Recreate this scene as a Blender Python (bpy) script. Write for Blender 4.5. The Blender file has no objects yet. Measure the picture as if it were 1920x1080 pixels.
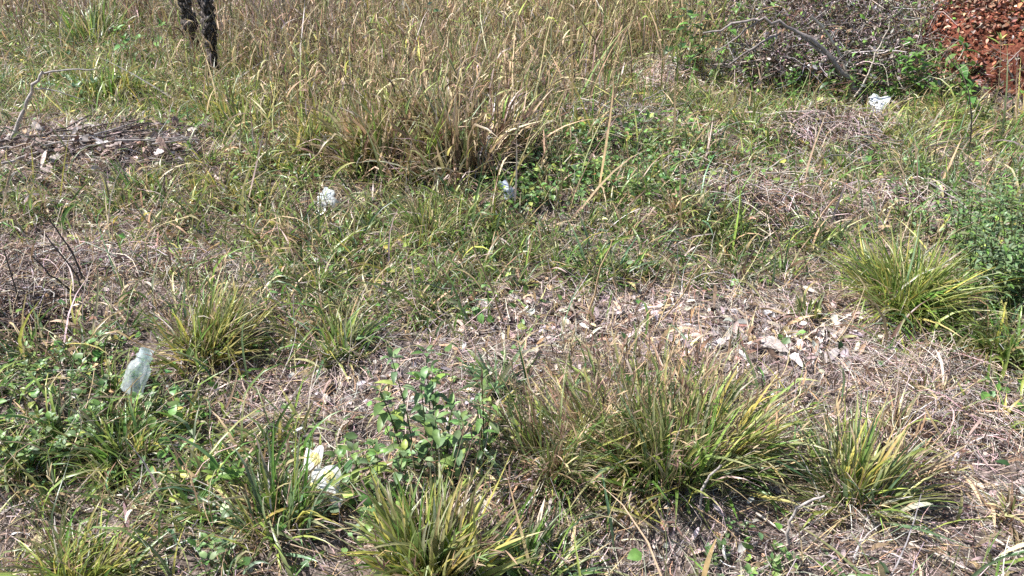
import bpy, math, random
import numpy as np
from mathutils import Vector

S = bpy.context.scene
COL = S.collection
R_ = math.radians
PI = math.pi

# ------------------------------------------------------------------ camera geometry
PITCH = R_(31.0); CAMH = 1.60; FPX = 1507.0
FW = np.array([0, math.cos(PITCH), -math.sin(PITCH)])
UP = np.array([0, math.sin(PITCH), math.cos(PITCH)])
CAM = np.array([0.0, 0.0, CAMH])


def ray(u, v):
    return FW + np.array([1.0, 0, 0]) * ((u - 960) / FPX) + UP * (-(v - 540) / FPX)


def project(x, y, z):
    dz = z - CAMH
    d = y * FW[1] + dz * FW[2]
    d = np.where(d < 0.05, 0.05, d)
    up = y * UP[1] + dz * UP[2]
    return 960 + FPX * x / d, 540 - FPX * up / d, d


# ------------------------------------------------------------------ noise and terrain
def vnoise(x, y, scale, seed):
    x = np.asarray(x, float) * scale + seed * 17.13
    y = np.asarray(y, float) * scale + seed * 5.71
    xi = np.floor(x).astype(np.int64); yi = np.floor(y).astype(np.int64)
    fx = x - xi; fy = y - yi
    fx = fx * fx * (3 - 2 * fx); fy = fy * fy * (3 - 2 * fy)

    def h(a, b):
        n = (a * 374761393 + b * 668265263 + seed * 1442695041) & 0xFFFFFFFF
        n = ((n ^ (n >> 13)) * 1274126177) & 0xFFFFFFFF
        n = n ^ (n >> 16)
        return (n & 0xFFFF) / 65535.0
    a = h(xi, yi); b = h(xi + 1, yi); c = h(xi, yi + 1); d = h(xi + 1, yi + 1)
    return (a * (1 - fx) + b * fx) * (1 - fy) + (c * (1 - fx) + d * fx) * fy


def flat(u, v):
    r = ray(u, v); t = -CAMH / r[2]
    return CAM + r * t


BUMPS = []   # x, y, radius x, radius y, height


def bump(u, v, rx, ry, h):
    p = flat(u, v); BUMPS.append((p[0], p[1], rx, ry, h))


bump(150, 300, 0.85, 0.45, 0.15)
bump(1460, 130, 0.9, 0.6, 0.10)
bump(1300, 400, 0.30, 0.20, 0.10)
bump(1150, 280, 0.6, 0.35, 0.12)
bump(1540, 250, 0.35, 0.22, 0.10)
bump(1260, 150, 0.35, 0.25, 0.10)
bump(850, 300, 0.5, 0.35, 0.08)
bump(80, 560, 0.35, 0.3, 0.07)
bump(1700, 560, 0.30, 0.22, 0.05)
bump(1230, 900, 0.30, 0.22, 0.04)
bump(120, 760, 0.3, 0.25, 0.05)
BANK = flat(1905, 165)


def bankmask(x, y):
    dx = (x - BANK[0] - 0.40) / 0.98; dy = (y - BANK[1] - 0.22) / 0.95
    r = np.sqrt(dx * dx + dy * dy) + 0.30 * (vnoise(x, y, 2.2, 9) - 0.5) + 0.12 * (vnoise(x, y, 7, 19) - 0.5)
    return np.clip((1.05 - r) / 0.35, 0, 1)


def terrain_raw(x, y):
    z = 0.05 * (vnoise(x, y, 0.9, 1) - 0.5) + 0.045 * (vnoise(x, y, 2.6, 2) - 0.5) + 0.028 * (vnoise(x, y, 8, 3) - 0.5)
    z += 0.013 * (vnoise(x, y, 24, 4) - 0.5)
    for bx, by, rx, ry, h in BUMPS:
        z = z + h * np.exp(-((x - bx) / rx) ** 2 - ((y - by) / ry) ** 2)
    m = bankmask(x, y)
    return z + (0.42 + 0.14 * (vnoise(x, y, 4, 8) - 0.5)) * m * m * (3 - 2 * m)


GX0, GX1, GY0, GY1, GS = -9.0, 9.0, 0.0, 13.0, 0.03
_gx = np.arange(GX0, GX1 + GS, GS); _gy = np.arange(GY0, GY1 + GS, GS)
HG = terrain_raw(*np.meshgrid(_gx, _gy))


def H(x, y):
    x = np.clip((np.asarray(x, float) - GX0) / GS, 0, len(_gx) - 1.001)
    y = np.clip((np.asarray(y, float) - GY0) / GS, 0, len(_gy) - 1.001)
    i = x.astype(int); j = y.astype(int); fx = x - i; fy = y - j
    return (HG[j, i] * (1 - fx) + HG[j, i + 1] * fx) * (1 - fy) + (HG[j + 1, i] * (1 - fx) + HG[j + 1, i + 1] * fx) * fy


def G(u, v, lift=0.0):
    """point of the ground that the photograph shows at pixel u, v"""
    r = ray(u, v); z = 0.0
    for _ in range(12):
        t = (z - CAMH) / r[2]
        p = CAM + r * t
        z = z * 0.4 + 0.6 * float(H(p[0], p[1]))
    return np.array([p[0], p[1], float(H(p[0], p[1])) + lift])


def AT(u, v, Y):
    r = ray(u, v); return CAM + r * (Y / r[1])


def mpp(p):
    """metres per photograph pixel at point p"""
    return project(p[0], p[1], p[2])[2] / FPX


# ------------------------------------------------------------------ materials
def newmat(name):
    m = bpy.data.materials.new(name); m.use_nodes = True
    nt = m.node_tree; nt.nodes.clear()
    return m, nt, nt.nodes, nt.links


def plant_mat(name, trans=0.3, rough=0.55, spec=0.25, var=0.25, nscale=60.0, objvar=0.0):
    m, nt, N, L = newmat(name)
    out = N.new('ShaderNodeOutputMaterial')
    at = N.new('ShaderNodeAttribute'); at.attribute_name = 'tint'
    geo = N.new('ShaderNodeNewGeometry')
    nz = N.new('ShaderNodeTexNoise'); nz.inputs['Scale'].default_value = nscale; nz.inputs['Detail'].default_value = 3
    L.new(geo.outputs['Position'], nz.inputs['Vector'])
    mr = N.new('ShaderNodeMapRange'); mr.inputs[1].default_value = 0.3; mr.inputs[2].default_value = 0.7
    mr.inputs[3].default_value = 1 - var; mr.inputs[4].default_value = 1 + var
    L.new(nz.outputs['Fac'], mr.inputs[0])
    mul = N.new('ShaderNodeVectorMath'); mul.operation = 'SCALE'
    L.new(at.outputs['Color'], mul.inputs[0]); L.new(mr.outputs[0], mul.inputs['Scale'])
    if objvar:
        oi = N.new('ShaderNodeObjectInfo'); m3 = N.new('ShaderNodeMapRange'); m3.inputs[3].default_value = 1 - objvar; m3.inputs[4].default_value = 1 + objvar * 0.5
        L.new(oi.outputs['Random'], m3.inputs[0])
        mu2 = N.new('ShaderNodeVectorMath'); mu2.operation = 'SCALE'
        L.new(mul.outputs[0], mu2.inputs[0]); L.new(m3.outputs[0], mu2.inputs['Scale']); mul = mu2
    p = N.new('ShaderNodeBsdfPrincipled')
    p.inputs['Roughness'].default_value = rough; p.inputs['Specular IOR Level'].default_value = spec
    L.new(mul.outputs[0], p.inputs['Base Color'])
    if trans > 0:
        t = N.new('ShaderNodeBsdfTranslucent'); L.new(mul.outputs[0], t.inputs['Color'])
        mx = N.new('ShaderNodeMixShader'); mx.inputs[0].default_value = trans
        L.new(p.outputs[0], mx.inputs[1]); L.new(t.outputs[0], mx.inputs[2]); L.new(mx.outputs[0], out.inputs[0])
    else:
        L.new(p.outputs[0], out.inputs[0])
    return m


M_BLADE = plant_mat('blade', 0.36, 0.36, 0.5)
M_STRAW = plant_mat('straw', 0.18, 0.6, 0.25)
M_LEAF = plant_mat('leaf', 0.28, 0.42, 0.4, 0.2, 90)
M_DEAD = plant_mat('dead_leaf', 0.12, 0.65, 0.25, 0.35, 45)
M_DLEAF = plant_mat('curled_dead_leaf', 0.12, 0.6, 0.3, 0.5, 38, 0.5)
M_WOOD = plant_mat('wood', 0.0, 0.75, 0.2, 0.4, 70)


def bark_mat():
    m, nt, N, L = newmat('charred_bark')
    out = N.new('ShaderNodeOutputMaterial'); p = N.new('ShaderNodeBsdfPrincipled')
    geo = N.new('ShaderNodeTexCoord')
    mp = N.new('ShaderNodeMapping'); mp.inputs['Scale'].default_value = (1, 1, 0.28)
    L.new(geo.outputs['Object'], mp.inputs[0])
    nz = N.new('ShaderNodeTexNoise'); nz.inputs['Scale'].default_value = 75; nz.inputs['Detail'].default_value = 6
    nz.inputs['Roughness'].default_value = 0.7
    L.new(mp.outputs[0], nz.inputs['Vector'])
    cr = N.new('ShaderNodeValToRGB')
    cr.color_ramp.elements[0].position = 0.44; cr.color_ramp.elements[0].color = (0.012, 0.010, 0.010, 1)
    cr.color_ramp.elements[1].position = 0.66; cr.color_ramp.elements[1].color = (0.46, 0.41, 0.38, 1)
    e = cr.color_ramp.elements.new(0.55); e.color = (0.115, 0.088, 0.072, 1)
    L.new(nz.outputs['Fac'], cr.inputs[0]); L.new(cr.outputs[0], p.inputs['Base Color'])
    p.inputs['Roughness'].default_value = 0.9
    b = N.new('ShaderNodeBump'); b.inputs['Strength'].default_value = 0.9; b.inputs['Distance'].default_value = 0.02
    L.new(nz.outputs['Fac'], b.inputs['Height']); L.new(b.outputs[0], p.inputs['Normal'])
    L.new(p.outputs[0], out.inputs[0])
    return m


def soil_mat(name, cols, scale=9.0):
    m, nt, N, L = newmat(name)
    out = N.new('ShaderNodeOutputMaterial'); p = N.new('ShaderNodeBsdfPrincipled')
    geo = N.new('ShaderNodeNewGeometry')
    n1 = N.new('ShaderNodeTexNoise'); n1.inputs['Scale'].default_value = scale; n1.inputs['Detail'].default_value = 8
    n1.inputs['Roughness'].default_value = 0.75
    n2 = N.new('ShaderNodeTexNoise'); n2.inputs['Scale'].default_value = 120; n2.inputs['Detail'].default_value = 5
    for n in (n1, n2): L.new(geo.outputs['Position'], n.inputs['Vector'])
    ad = N.new('ShaderNodeMath'); ad.operation = 'MULTIPLY_ADD'; ad.inputs[1].default_value = 0.55
    L.new(n2.outputs['Fac'], ad.inputs[0])
    hf = N.new('ShaderNodeMath'); hf.operation = 'MULTIPLY'; hf.inputs[1].default_value = 0.45
    L.new(n1.outputs['Fac'], hf.inputs[0]); L.new(hf.outputs[0], ad.inputs[2])
    cr = N.new('ShaderNodeValToRGB')
    el = cr.color_ramp.elements
    el[0].position = 0.34; el[0].color = (*cols[0], 1); el[1].position = 0.66; el[1].color = (*cols[2], 1)
    e = el.new(0.5); e.color = (*cols[1], 1)
    L.new(ad.outputs[0], cr.inputs[0]); L.new(cr.outputs[0], p.inputs['Base Color'])
    p.inputs['Roughness'].default_value = 0.95; p.inputs['Specular IOR Level'].default_value = 0.1
    b = N.new('ShaderNodeBump'); b.inputs['Strength'].default_value = 0.8; b.inputs['Distance'].default_value = 0.012
    L.new(ad.outputs[0], b.inputs['Height']); L.new(b.outputs[0], p.inputs['Normal'])
    L.new(p.outputs[0], out.inputs[0])
    return m


def plastic_mat(name, col, trans=0.25, see=0.0, rough=0.3):
    m, nt, N, L = newmat(name)
    out = N.new('ShaderNodeOutputMaterial'); p = N.new('ShaderNodeBsdfPrincipled')
    at = N.new('ShaderNodeAttribute'); at.attribute_name = 'tint'
    L.new(at.outputs['Color'], p.inputs['Base Color'])
    p.inputs['Roughness'].default_value = rough; p.inputs['Specular IOR Level'].default_value = 0.6
    t = N.new('ShaderNodeBsdfTranslucent'); L.new(at.outputs['Color'], t.inputs['Color'])
    mx = N.new('ShaderNodeMixShader'); mx.inputs[0].default_value = trans
    L.new(p.outputs[0], mx.inputs[1]); L.new(t.outputs[0], mx.inputs[2])
    last = mx
    if see > 0:
        tr = N.new('ShaderNodeBsdfTransparent'); tr.inputs[0].default_value = (*col, 1)
        m2 = N.new('ShaderNodeMixShader'); m2.inputs[0].default_value = see
        L.new(mx.outputs[0], m2.inputs[1]); L.new(tr.outputs[0], m2.inputs[2]); last = m2
    L.new(last.outputs[0], out.inputs[0])
    return m


# ------------------------------------------------------------------ mesh collector
class MB:
    def __init__(self):
        self.v = []; self.f = []; self.c = []; self.n = 0

    def add(self, v, f, c):
        v = np.asarray(v, np.float32).reshape(-1, 3); f = np.asarray(f, np.int64).reshape(-1, 4)
        c = np.asarray(c, np.float32)
        if c.ndim == 1: c = np.tile(c[None, :3], (len(v), 1))
        self.v.append(v); self.f.append(f + self.n); self.c.append(c.reshape(-1, 3)); self.n += len(v)
        return self

    def build(self, name, mat, parent=None, origin=None, smooth=True):
        v = np.concatenate(self.v); f = np.concatenate(self.f).astype(np.int32); c = np.concatenate(self.c)
        if origin is not None: v = v - np.asarray(origin, np.float32)
        me = bpy.data.meshes.new(name)
        me.vertices.add(len(v)); me.vertices.foreach_set('co', v.ravel())
        me.loops.add(len(f) * 4); me.loops.foreach_set('vertex_index', f.ravel())
        me.polygons.add(len(f)); me.polygons.foreach_set('loop_start', np.arange(0, len(f) * 4, 4, dtype=np.int32))
        me.polygons.foreach_set('use_smooth', np.full(len(f), smooth))
        at = me.attributes.new('tint', 'FLOAT_COLOR', 'POINT')
        at.data.foreach_set('color', np.concatenate([np.clip(c, 0, 1), np.ones((len(c), 1), np.float32)], 1).astype(np.float32).ravel())
        me.update(calc_edges=True)
        me.materials.append(mat)
        o = bpy.data.objects.new(name, me); COL.objects.link(o)
        if parent is not None: o.parent = parent
        elif origin is not None: o.location = origin
        return o


def tag(o, label=None, cat=None, group=None, kind=None):
    if label: o['label'] = label
    if cat: o['category'] = cat
    if group: o['group'] = group
    if kind: o['kind'] = kind
    return o


def empty(name, loc, label, cat, group=None):
    o = bpy.data.objects.new(name, None); COL.objects.link(o); o.location = loc
    o.empty_display_size = 0.05
    return tag(o, label, cat, group)


def copy_tree(o, parent=None):
    c = o.copy(); COL.objects.link(c); c.parent = parent
    for ch in [k for k in COL.objects if k.parent == o]:
        copy_tree(ch, c)
    return c


# ------------------------------------------------------------------ palettes
GREEN = (0.135, 0.238, 0.052); LIME = (0.275, 0.348, 0.080); YELLOW = (0.430, 0.390, 0.100); OLIVE = (0.175, 0.200, 0.078)
BLUEG = (0.130, 0.215, 0.105); DKGREEN = (0.050, 0.095, 0.030); STRAW = (0.560, 0.445, 0.260); TAN = (0.430, 0.310, 0.180)
MAUVE = (0.500, 0.392, 0.352); GREY = (0.400, 0.345, 0.315); BROWN = (0.190, 0.120, 0.082); DKBROWN = (0.060, 0.042, 0.036)
RUST = (0.300, 0.120, 0.055); PALE = (0.660, 0.570, 0.480)


def pal(rng, n, mix, jit=0.22):
    cols = np.array([m[0] for m in mix], float); w = np.array([m[1] for m in mix], float); w /= w.sum()
    i = rng.choice(len(mix), n, p=w)
    c = cols[i] * np.exp(rng.normal(0, jit, (n, 1)))
    c = c * np.exp(rng.normal(0, 0.07, (n, 3)))
    return np.clip(c, 0.004, 0.8)


# ------------------------------------------------------------------ batched strips (blades, straws) and leaves
def strips(mb, rng, P, az, th0, bend, L, W, nseg=3, roll=None, twist=None, c0=None, c1=None, fold=0.0, power=1.3,
           azc=None, shape='blade', clamp=True, cpow=1.5, floor=0.002, kink=0.0):
    n = len(P)
    f = lambda a: np.broadcast_to(np.asarray(a, float), (n,))
    az, th0, bend, L, W = f(az), f(th0), f(bend), f(L), f(W)
    roll = f(0.0 if roll is None else roll); twist = f(0.0 if twist is None else twist); azc = f(0.0 if azc is None else azc)
    s = np.linspace(0, 1, nseg + 1); sm = (s[:-1] + s[1:]) / 2
    th = th0[:, None] + bend[:, None] * sm[None] ** power
    if kink:
        kk = np.where(rng.random(n) < 0.45, rng.exponential(kink, n), rng.normal(0, 0.12, n))[:, None]; ks = rng.uniform(0.25, 0.85, n)[:, None]
        th = th + kk / (1 + np.exp(-(sm[None] - ks) * 18))
    aa = az[:, None] + azc[:, None] * sm[None]
    d = np.stack([np.sin(th) * np.cos(aa), np.sin(th) * np.sin(aa), np.cos(th)], -1)
    pos = np.zeros((n, nseg + 1, 3)); pos[:, 0] = P
    pos[:, 1:] = np.asarray(P)[:, None] + np.cumsum(d * (L / nseg)[:, None, None], 1)
    ths = th0[:, None] + bend[:, None] * s[None] ** power
    if kink: ths = ths + kk / (1 + np.exp(-(s[None] - ks) * 18))
    ass = az[:, None] + azc[:, None] * s[None]
    ds = np.stack([np.sin(ths) * np.cos(ass), np.sin(ths) * np.sin(ass), np.cos(ths)], -1)
    side = np.stack([-np.sin(ass), np.cos(ass), np.zeros_like(ass)], -1)
    nor = np.cross(ds, side)
    ro = roll[:, None] + twist[:, None] * s[None]
    sd = side * np.cos(ro)[..., None] + nor * np.sin(ro)[..., None]
    nn = np.cross(ds, sd)
    if shape == 'blade':
        pr = np.minimum(1, 0.5 + 2.0 * s) * (1 - s ** 2.2) + 0.04
    elif shape == 'straw':
        pr = 1 - 0.55 * s
    elif shape == 'husk':
        pr = np.sin(PI * np.clip(s * 0.9 + 0.06, 0, 1)) + 0.05
    w = 0.5 * W[:, None] * pr[None]
    a = pos + sd * w[..., None]; b = pos - sd * w[..., None]
    t = s[None, :, None] ** cpow
    col = c0[:, None] * (1 - t) + c1[:, None] * t
    if fold:
        m = pos - nn * (w * fold)[..., None]
        V = np.stack([a, m, b], 2); k = 3
    else:
        V = np.stack([a, b], 2); k = 2
    if clamp:
        hz = H(V[..., 0], V[..., 1]) + floor
        V[..., 2] = np.maximum(V[..., 2], hz)
    C = np.repeat(col[:, :, None], k, 2)
    base = (np.arange(n) * (nseg + 1) * k)[:, None, None] + (np.arange(nseg) * k)[None, :, None]
    q = []
    for e in range(k - 1):
        q.append(np.stack([base + e, base + e + 1, base + e + 1 + k, base + e + k], -1))
    mb.add(V, np.concatenate(q, 2), C)


def leaves(mb, P, D, N, L, W, curl, cup, c0, c1, nseg=4, shape='ovate', crk=None, clamp=False, floor=0.002):
    P = np.asarray(P, float); n = len(P)
    f = lambda a: np.broadcast_to(np.asarray(a, float), (n,))
    L, W, curl, cup = f(L), f(W), f(curl), f(cup)
    D = D / np.linalg.norm(D, axis=1, keepdims=True)
    Sd = np.cross(N, D); Sd /= np.linalg.norm(Sd, axis=1, keepdims=True) + 1e-9
    N = np.cross(D, Sd)
    s = np.linspace(0, 1, nseg + 1); sm = (s[:-1] + s[1:]) / 2
    ph = curl[:, None] * sm[None]
    d = D[:, None] * np.cos(ph)[..., None] - N[:, None] * np.sin(ph)[..., None]
    pos = np.zeros((n, nseg + 1, 3)); pos[:, 0] = P; pos[:, 1:] = P[:, None] + np.cumsum(d * (L / nseg)[:, None, None], 1)
    phs = curl[:, None] * s[None]
    nn = D[:, None] * np.sin(phs)[..., None] + N[:, None] * np.cos(phs)[..., None]
    if shape == 'ovate': pr = np.sin(PI * s ** 0.72) ** 0.9 * 1.0 + 0.03
    elif shape == 'lance': pr = np.sin(PI * s ** 0.62) ** 0.8 + 0.03
    else: pr = np.sin(PI * np.clip(0.08 + 0.88 * s, 0, 1)) ** 0.6
    w = 0.5 * W[:, None] * pr[None]
    up = nn * (w * cup[:, None])[..., None]
    a = pos + Sd[:, None] * w[..., None] + up; b = pos - Sd[:, None] * w[..., None] + up
    V = np.stack([a, pos, b], 2)
    if crk is not None:
        V = V + crk
    if clamp:
        V[..., 2] = np.maximum(V[..., 2], H(V[..., 0], V[..., 1]) + floor)
    t = s[None, :, None]
    col = c0[:, None] * (1 - t) + c1[:, None] * t
    C = np.repeat(col[:, :, None], 3, 2)
    C[:, :, 1] *= 1.12                                   # paler midrib
    base = (np.arange(n) * (nseg + 1) * 3)[:, None, None] + (np.arange(nseg) * 3)[None, :, None]
    q = [np.stack([base + e, base + e + 1, base + e + 4, base + e + 3], -1) for e in (0, 1)]
    mb.add(V, np.concatenate(q, 2), C)


def tube(mb, pts, rad, col, sides=6, jag=0.0, rng=None, col1=None):
    pts = np.asarray(pts, float); k = len(pts); rad = np.broadcast_to(np.asarray(rad, float), (k,))
    t = np.gradient(pts, axis=0); t /= np.linalg.norm(t, axis=1, keepdims=True) + 1e-9
    ref = np.array([0.31, 0.17, 0.93]) if abs(t[:, 2]).mean() < 0.8 else np.array([1.0, 0.1, 0])
    a = np.cross(t, ref); a /= np.linalg.norm(a, axis=1, keepdims=True); b = np.cross(t, a)
    an = np.arange(sides) * 2 * PI / sides
    rr = rad[:, None] * np.ones((k, sides))
    if jag: rr = rr * (1 + jag * (rng.random((k, sides)) - 0.5))
    V = pts[:, None] + rr[..., None] * (a[:, None] * np.cos(an)[None, :, None] + b[:, None] * np.sin(an)[None, :, None])
    i = np.arange(k - 1)[:, None] * sides; j = np.arange(sides)[None]; j2 = (j + 1) % sides
    q = np.stack([i + j, i + j2, i + sides + j2, i + sides + j], -1)
    c = np.asarray(col, float)
    if col1 is None: C = np.tile(c, (k * sides, 1))
    else:
        tt = np.linspace(0, 1, k)[:, None]; C = np.repeat(c * (1 - tt) + np.asarray(col1) * tt, sides, 0)
    mb.add(V, q, C)


def spline(pts, n=12, jit=0.0, rng=None):
    pts = np.asarray(pts, float); k = len(pts)
    t = np.linspace(0, k - 1, n); i = np.minimum(t.astype(int), k - 2); f = (t - i)[:, None]
    p0 = pts[np.maximum(i - 1, 0)]; p1 = pts[i]; p2 = pts[i + 1]; p3 = pts[np.minimum(i + 2, k - 1)]
    o = 0.5 * (2 * p1 + (p2 - p0) * f + (2 * p0 - 5 * p1 + 4 * p2 - p3) * f * f + (3 * p1 - p0 - 3 * p2 + p3) * f ** 3)
    if jit: o[1:-1] += rng.normal(0, jit, (n - 2, 3))
    return o


# ------------------------------------------------------------------ where things grow (patches named by photograph pixel, laid on the ground)
def field(u, v, base, blobs):
    d = np.full(u.shape, float(base))
    for cx, cy, rx, ry, a in blobs:
        d += a * np.exp(-(((u - cx) / rx) ** 2 + ((v - cy) / ry) ** 2))
    return np.clip(d, 0, None)


def scatter(rng, n, y0=0.75, y1=9.8, spread=0.70, far=1.0):
    """n candidate ground points over the part of the verge the camera can see, and a margin"""
    n = int(n * 1.12); y = y0 + (y1 - y0) * rng.random(n) ** far
    keep = rng.random(n) < (1.8 + spread * y) / (1.8 + spread * y1)
    y = y[keep]; x = (rng.random(len(y)) * 2 - 1) * (1.8 + spread * y)
    z = H(x, y)
    u, v, d = project(x, y, z)
    return x, y, z, u, v, d


BARE = [(1180, 605, 380, 66, 1.1), (640, 735, 260, 60, 1.1), (880, 690, 200, 40, 0.6), (1740, 900, 270, 170, 0.85), (1300, 1050, 300, 60, 0.9), (330, 480, 240, 45, 0.30),
        (60, 540, 140, 90, 0.6), (170, 285, 230, 50, 1.0), (1450, 380, 160, 45, 0.55), (1540, 245, 130, 28, 0.7), (1260, 150, 70, 22, 0.9),
        (1500, 680, 180, 55, 0.6), (60, 960, 120, 60, 0.35), (480, 1060, 150, 30, 0.2), (1680, 350, 110, 35, 0.35), (230, 400, 200, 45, 0.12)]
GREENS = [(1420, 320, 420, 60, 0.35), (250, 400, 260, 45, 0.35), (210, 140, 230, 80, 0.8), (440, 190, 160, 70, 0.6), (720, 240, 260, 110, 0.45), (520, 330, 260, 55, 0.55), (1350, 190, 220, 50, 0.9),
          (1760, 225, 220, 45, 0.9), (1200, 310, 300, 70, 0.45), (1200, 470, 330, 60, 0.7), (880, 480, 260, 80, 0.65), (680, 590, 190, 80, 0.75),
          (1790, 340, 200, 70, 0.65), (1820, 620, 150, 60, 0.5), (250, 870, 260, 110, 0.4), (530, 920, 170, 130, 0.7), (850, 960, 200, 100, 0.3),
          (1500, 330, 160, 40, 0.4), (1060, 200, 160, 60, 0.5), (400, 620, 170, 60, 0.3)]

# ------------------------------------------------------------------ world, sun, camera
w = bpy.data.worlds.new('World'); S.world = w; w.use_nodes = True
SUN = np.array([-0.80, 0.12, 0.0]); SUN /= np.linalg.norm(SUN); EL = R_(50)
sd = Vector((SUN[0] * math.cos(EL), SUN[1] * math.cos(EL), math.sin(EL)))
bg = w.node_tree.nodes['Background']; sk = w.node_tree.nodes.new('ShaderNodeTexSky'); sk.sky_type = 'NISHITA'
sk.sun_disc = False; sk.sun_elevation = EL; sk.sun_rotation = math.atan2(sd.x, sd.y) % (2 * PI)
w.node_tree.links.new(sk.outputs[0], bg.inputs[0]); bg.inputs[1].default_value = 0.085
sl = bpy.data.lights.new('sun', 'SUN'); sl.energy = 4.9; sl.angle = R_(0.5); sl.color = (1.0, 0.972, 0.94)
so = bpy.data.objects.new('sun', sl); COL.objects.link(so); so.rotation_euler = sd.to_track_quat('Z', 'Y').to_euler(); so.location = (-6, 2, 8)
cam = bpy.data.cameras.new('camera'); co = bpy.data.objects.new('camera', cam); COL.objects.link(co)
co.location = CAM; co.rotation_euler = (PI / 2 - PITCH, 0, 0); cam.sensor_width = 36; cam.lens = 36 * FPX / 1920
cam.clip_start = 0.05; cam.clip_end = 2000; S.camera = co
S.view_settings.view_transform = 'Standard'; S.view_settings.look = 'None'; S.view_settings.exposure = 1.12
S.cycles.max_bounces = 6; S.cycles.transparent_max_bounces = 8
S.cycles.use_denoising = False

# ------------------------------------------------------------------ ground
out = np.concatenate([np.geomspace(0.1, 400, 26)])
gx = np.concatenate([(-7.5 - out)[::-1], np.arange(-7.5, 7.51, 0.035), 7.5 + out])
gy = np.concatenate([(0.2 - out)[::-1], np.arange(0.2, 10.51, 0.035), 10.5 + out])
X, Y = np.meshgrid(gx, gy); Z = H(X, Y)
ny, nx = X.shape
idx = np.arange(nx * ny).reshape(ny, nx)
F = np.stack([idx[:-1, :-1], idx[:-1, 1:], idx[1:, 1:], idx[1:, :-1]], -1).reshape(-1, 4)
M_SOIL = soil_mat('dry_soil', ((0.045, 0.035, 0.030), (0.13, 0.102, 0.088), (0.27, 0.22, 0.195)))
M_RED = soil_mat('red_soil', ((0.03, 0.011, 0.008), (0.10, 0.033, 0.021), (0.22, 0.08, 0.05)), 6)
g = MB().add(np.stack([X, Y, Z], -1), F, (0.2, 0.16, 0.14)).build('ground', M_SOIL); tag(g, kind='structure')
bmk = bankmask(X, Y).ravel()
fm = F[(bmk[F] > 0.25).all(1)]
used = np.unique(fm); re = -np.ones(nx * ny, int); re[used] = np.arange(len(used))
bv = np.stack([X.ravel(), Y.ravel(), Z.ravel() + 0.012 * bmk], -1)[used]
b = MB().add(bv, re[fm], (0.2, 0.08, 0.05)).build('red_earth_bank', M_RED); tag(b, kind='structure')

# ------------------------------------------------------------------ loose straw lying over the ground
rng = np.random.default_rng(11)


def lay_straw(n, y1, seg, Lr, Wr, name):
    x, y, z, u, v, d = scatter(rng, n, y1=y1, far=0.8)
    den = field(u, v, 0.50, BARE) * (0.7 + 0.7 * vnoise(x, y, 3, 31))
    den *= 1 - 0.9 * (bankmask(x, y) > 0.6)
    k = rng.random(len(x)) < np.clip(den, 0, 1)
    x, y, z, u, v = x[k], y[k], z[k], u[k], v[k]; n = len(x)
    P = np.stack([x, y, z + rng.random(n) ** 1.6 * (0.015 + 0.075 * vnoise(x, y, 9, 33) ** 2)], -1)
    L = rng.uniform(*Lr, n) * np.exp(rng.normal(0, 0.3, n)); W = rng.uniform(*Wr, n)
    bare = field(u, v, 0, BARE)
    c = np.where((rng.random(n) < np.clip(bare, 0.15, 0.9))[:, None],
                 pal(rng, n, [(MAUVE, 6), (GREY, 4), (PALE, 2.2), (TAN, 1.2), (BROWN, 1.5), (DKBROWN, 1.0)]),
                 pal(rng, n, [(TAN, 2), (STRAW, 1.5), (GREY, 3), (BROWN, 3), (MAUVE, 3), (DKBROWN, 1.5)]))
    mb = MB()
    strips(mb, rng, P, np.where(rng.random(n) < 0.6, 9.0 * vnoise(x, y, 1.6, 35) + PI * (rng.random(n) < 0.5) + rng.normal(0, 0.45, n), rng.uniform(0, 2 * PI, n)), PI / 2 + rng.normal(-0.12, 0.30, n), rng.normal(0.15, 0.5, n), L, W, seg,
           roll=rng.normal(0, 0.5, n), twist=rng.normal(0, 0.5, n), azc=rng.normal(0, 0.7, n), c0=c, c1=c * rng.uniform(0.75, 1.2, (n, 1)), shape='straw')
    o = mb.build(name, M_STRAW); tag(o, kind='stuff', label='grey and tan dead straw matted over the bare ground', cat='dry grass')


lay_straw(1150000, 9.8, 3, (0.025, 0.105), (0.0012, 0.0033), 'straw_litter')

# crumbled leaf flakes and chaff
rng = np.random.default_rng(12)
x, y, z, u, v, d = scatter(rng, 160000, far=0.8)
den = field(u, v, 0.12, BARE + [(185, 283, 210, 45, 1.2), (1420, 640, 240, 60, 0.9), (1050, 600, 200, 50, 0.8), (620, 735, 200, 45, 0.4), (200, 400, 300, 60, 0.3)])
k = rng.random(len(x)) < np.clip(den * 0.55, 0, 1) * (1 - 0.9 * (bankmask(x, y) > 0.3)); x, y, z = x[k], y[k], z[k]; n = len(x)
pk = 1 + 1.4 * field(u[k], v[k], 0, [(185, 285, 190, 38, 1.0), (1430, 645, 230, 60, 0.55), (1040, 600, 200, 45, 0.45)])
z = z + (pk - 1) * 0.03 * rng.random(n)
az = rng.uniform(0, 2 * PI, n); tl = rng.normal(0, 0.35, n)
D = np.stack([np.cos(az) * np.cos(tl), np.sin(az) * np.cos(tl), np.sin(tl)], -1); Nn = np.stack([rng.normal(0, 0.35, n), rng.normal(0, 0.35, n), np.ones(n)], -1)
c = pal(rng, n, [(MAUVE, 4), (GREY, 4), (PALE, 1.5), (TAN, 2), (BROWN, 3), (DKBROWN, 2)], 0.35)
mb = MB(); leaves(mb, np.stack([x, y, z + 0.004 + rng.random(n) * 0.015], -1), D, Nn, rng.uniform(0.012, 0.042, n) * pk ** 0.7, rng.uniform(0.006, 0.02, n) * pk ** 0.7, rng.normal(0.3, 0.8, n),
                  rng.uniform(-0.2, 0.8, n), c, c * 0.9, 3, 'dead', clamp=True)
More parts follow.
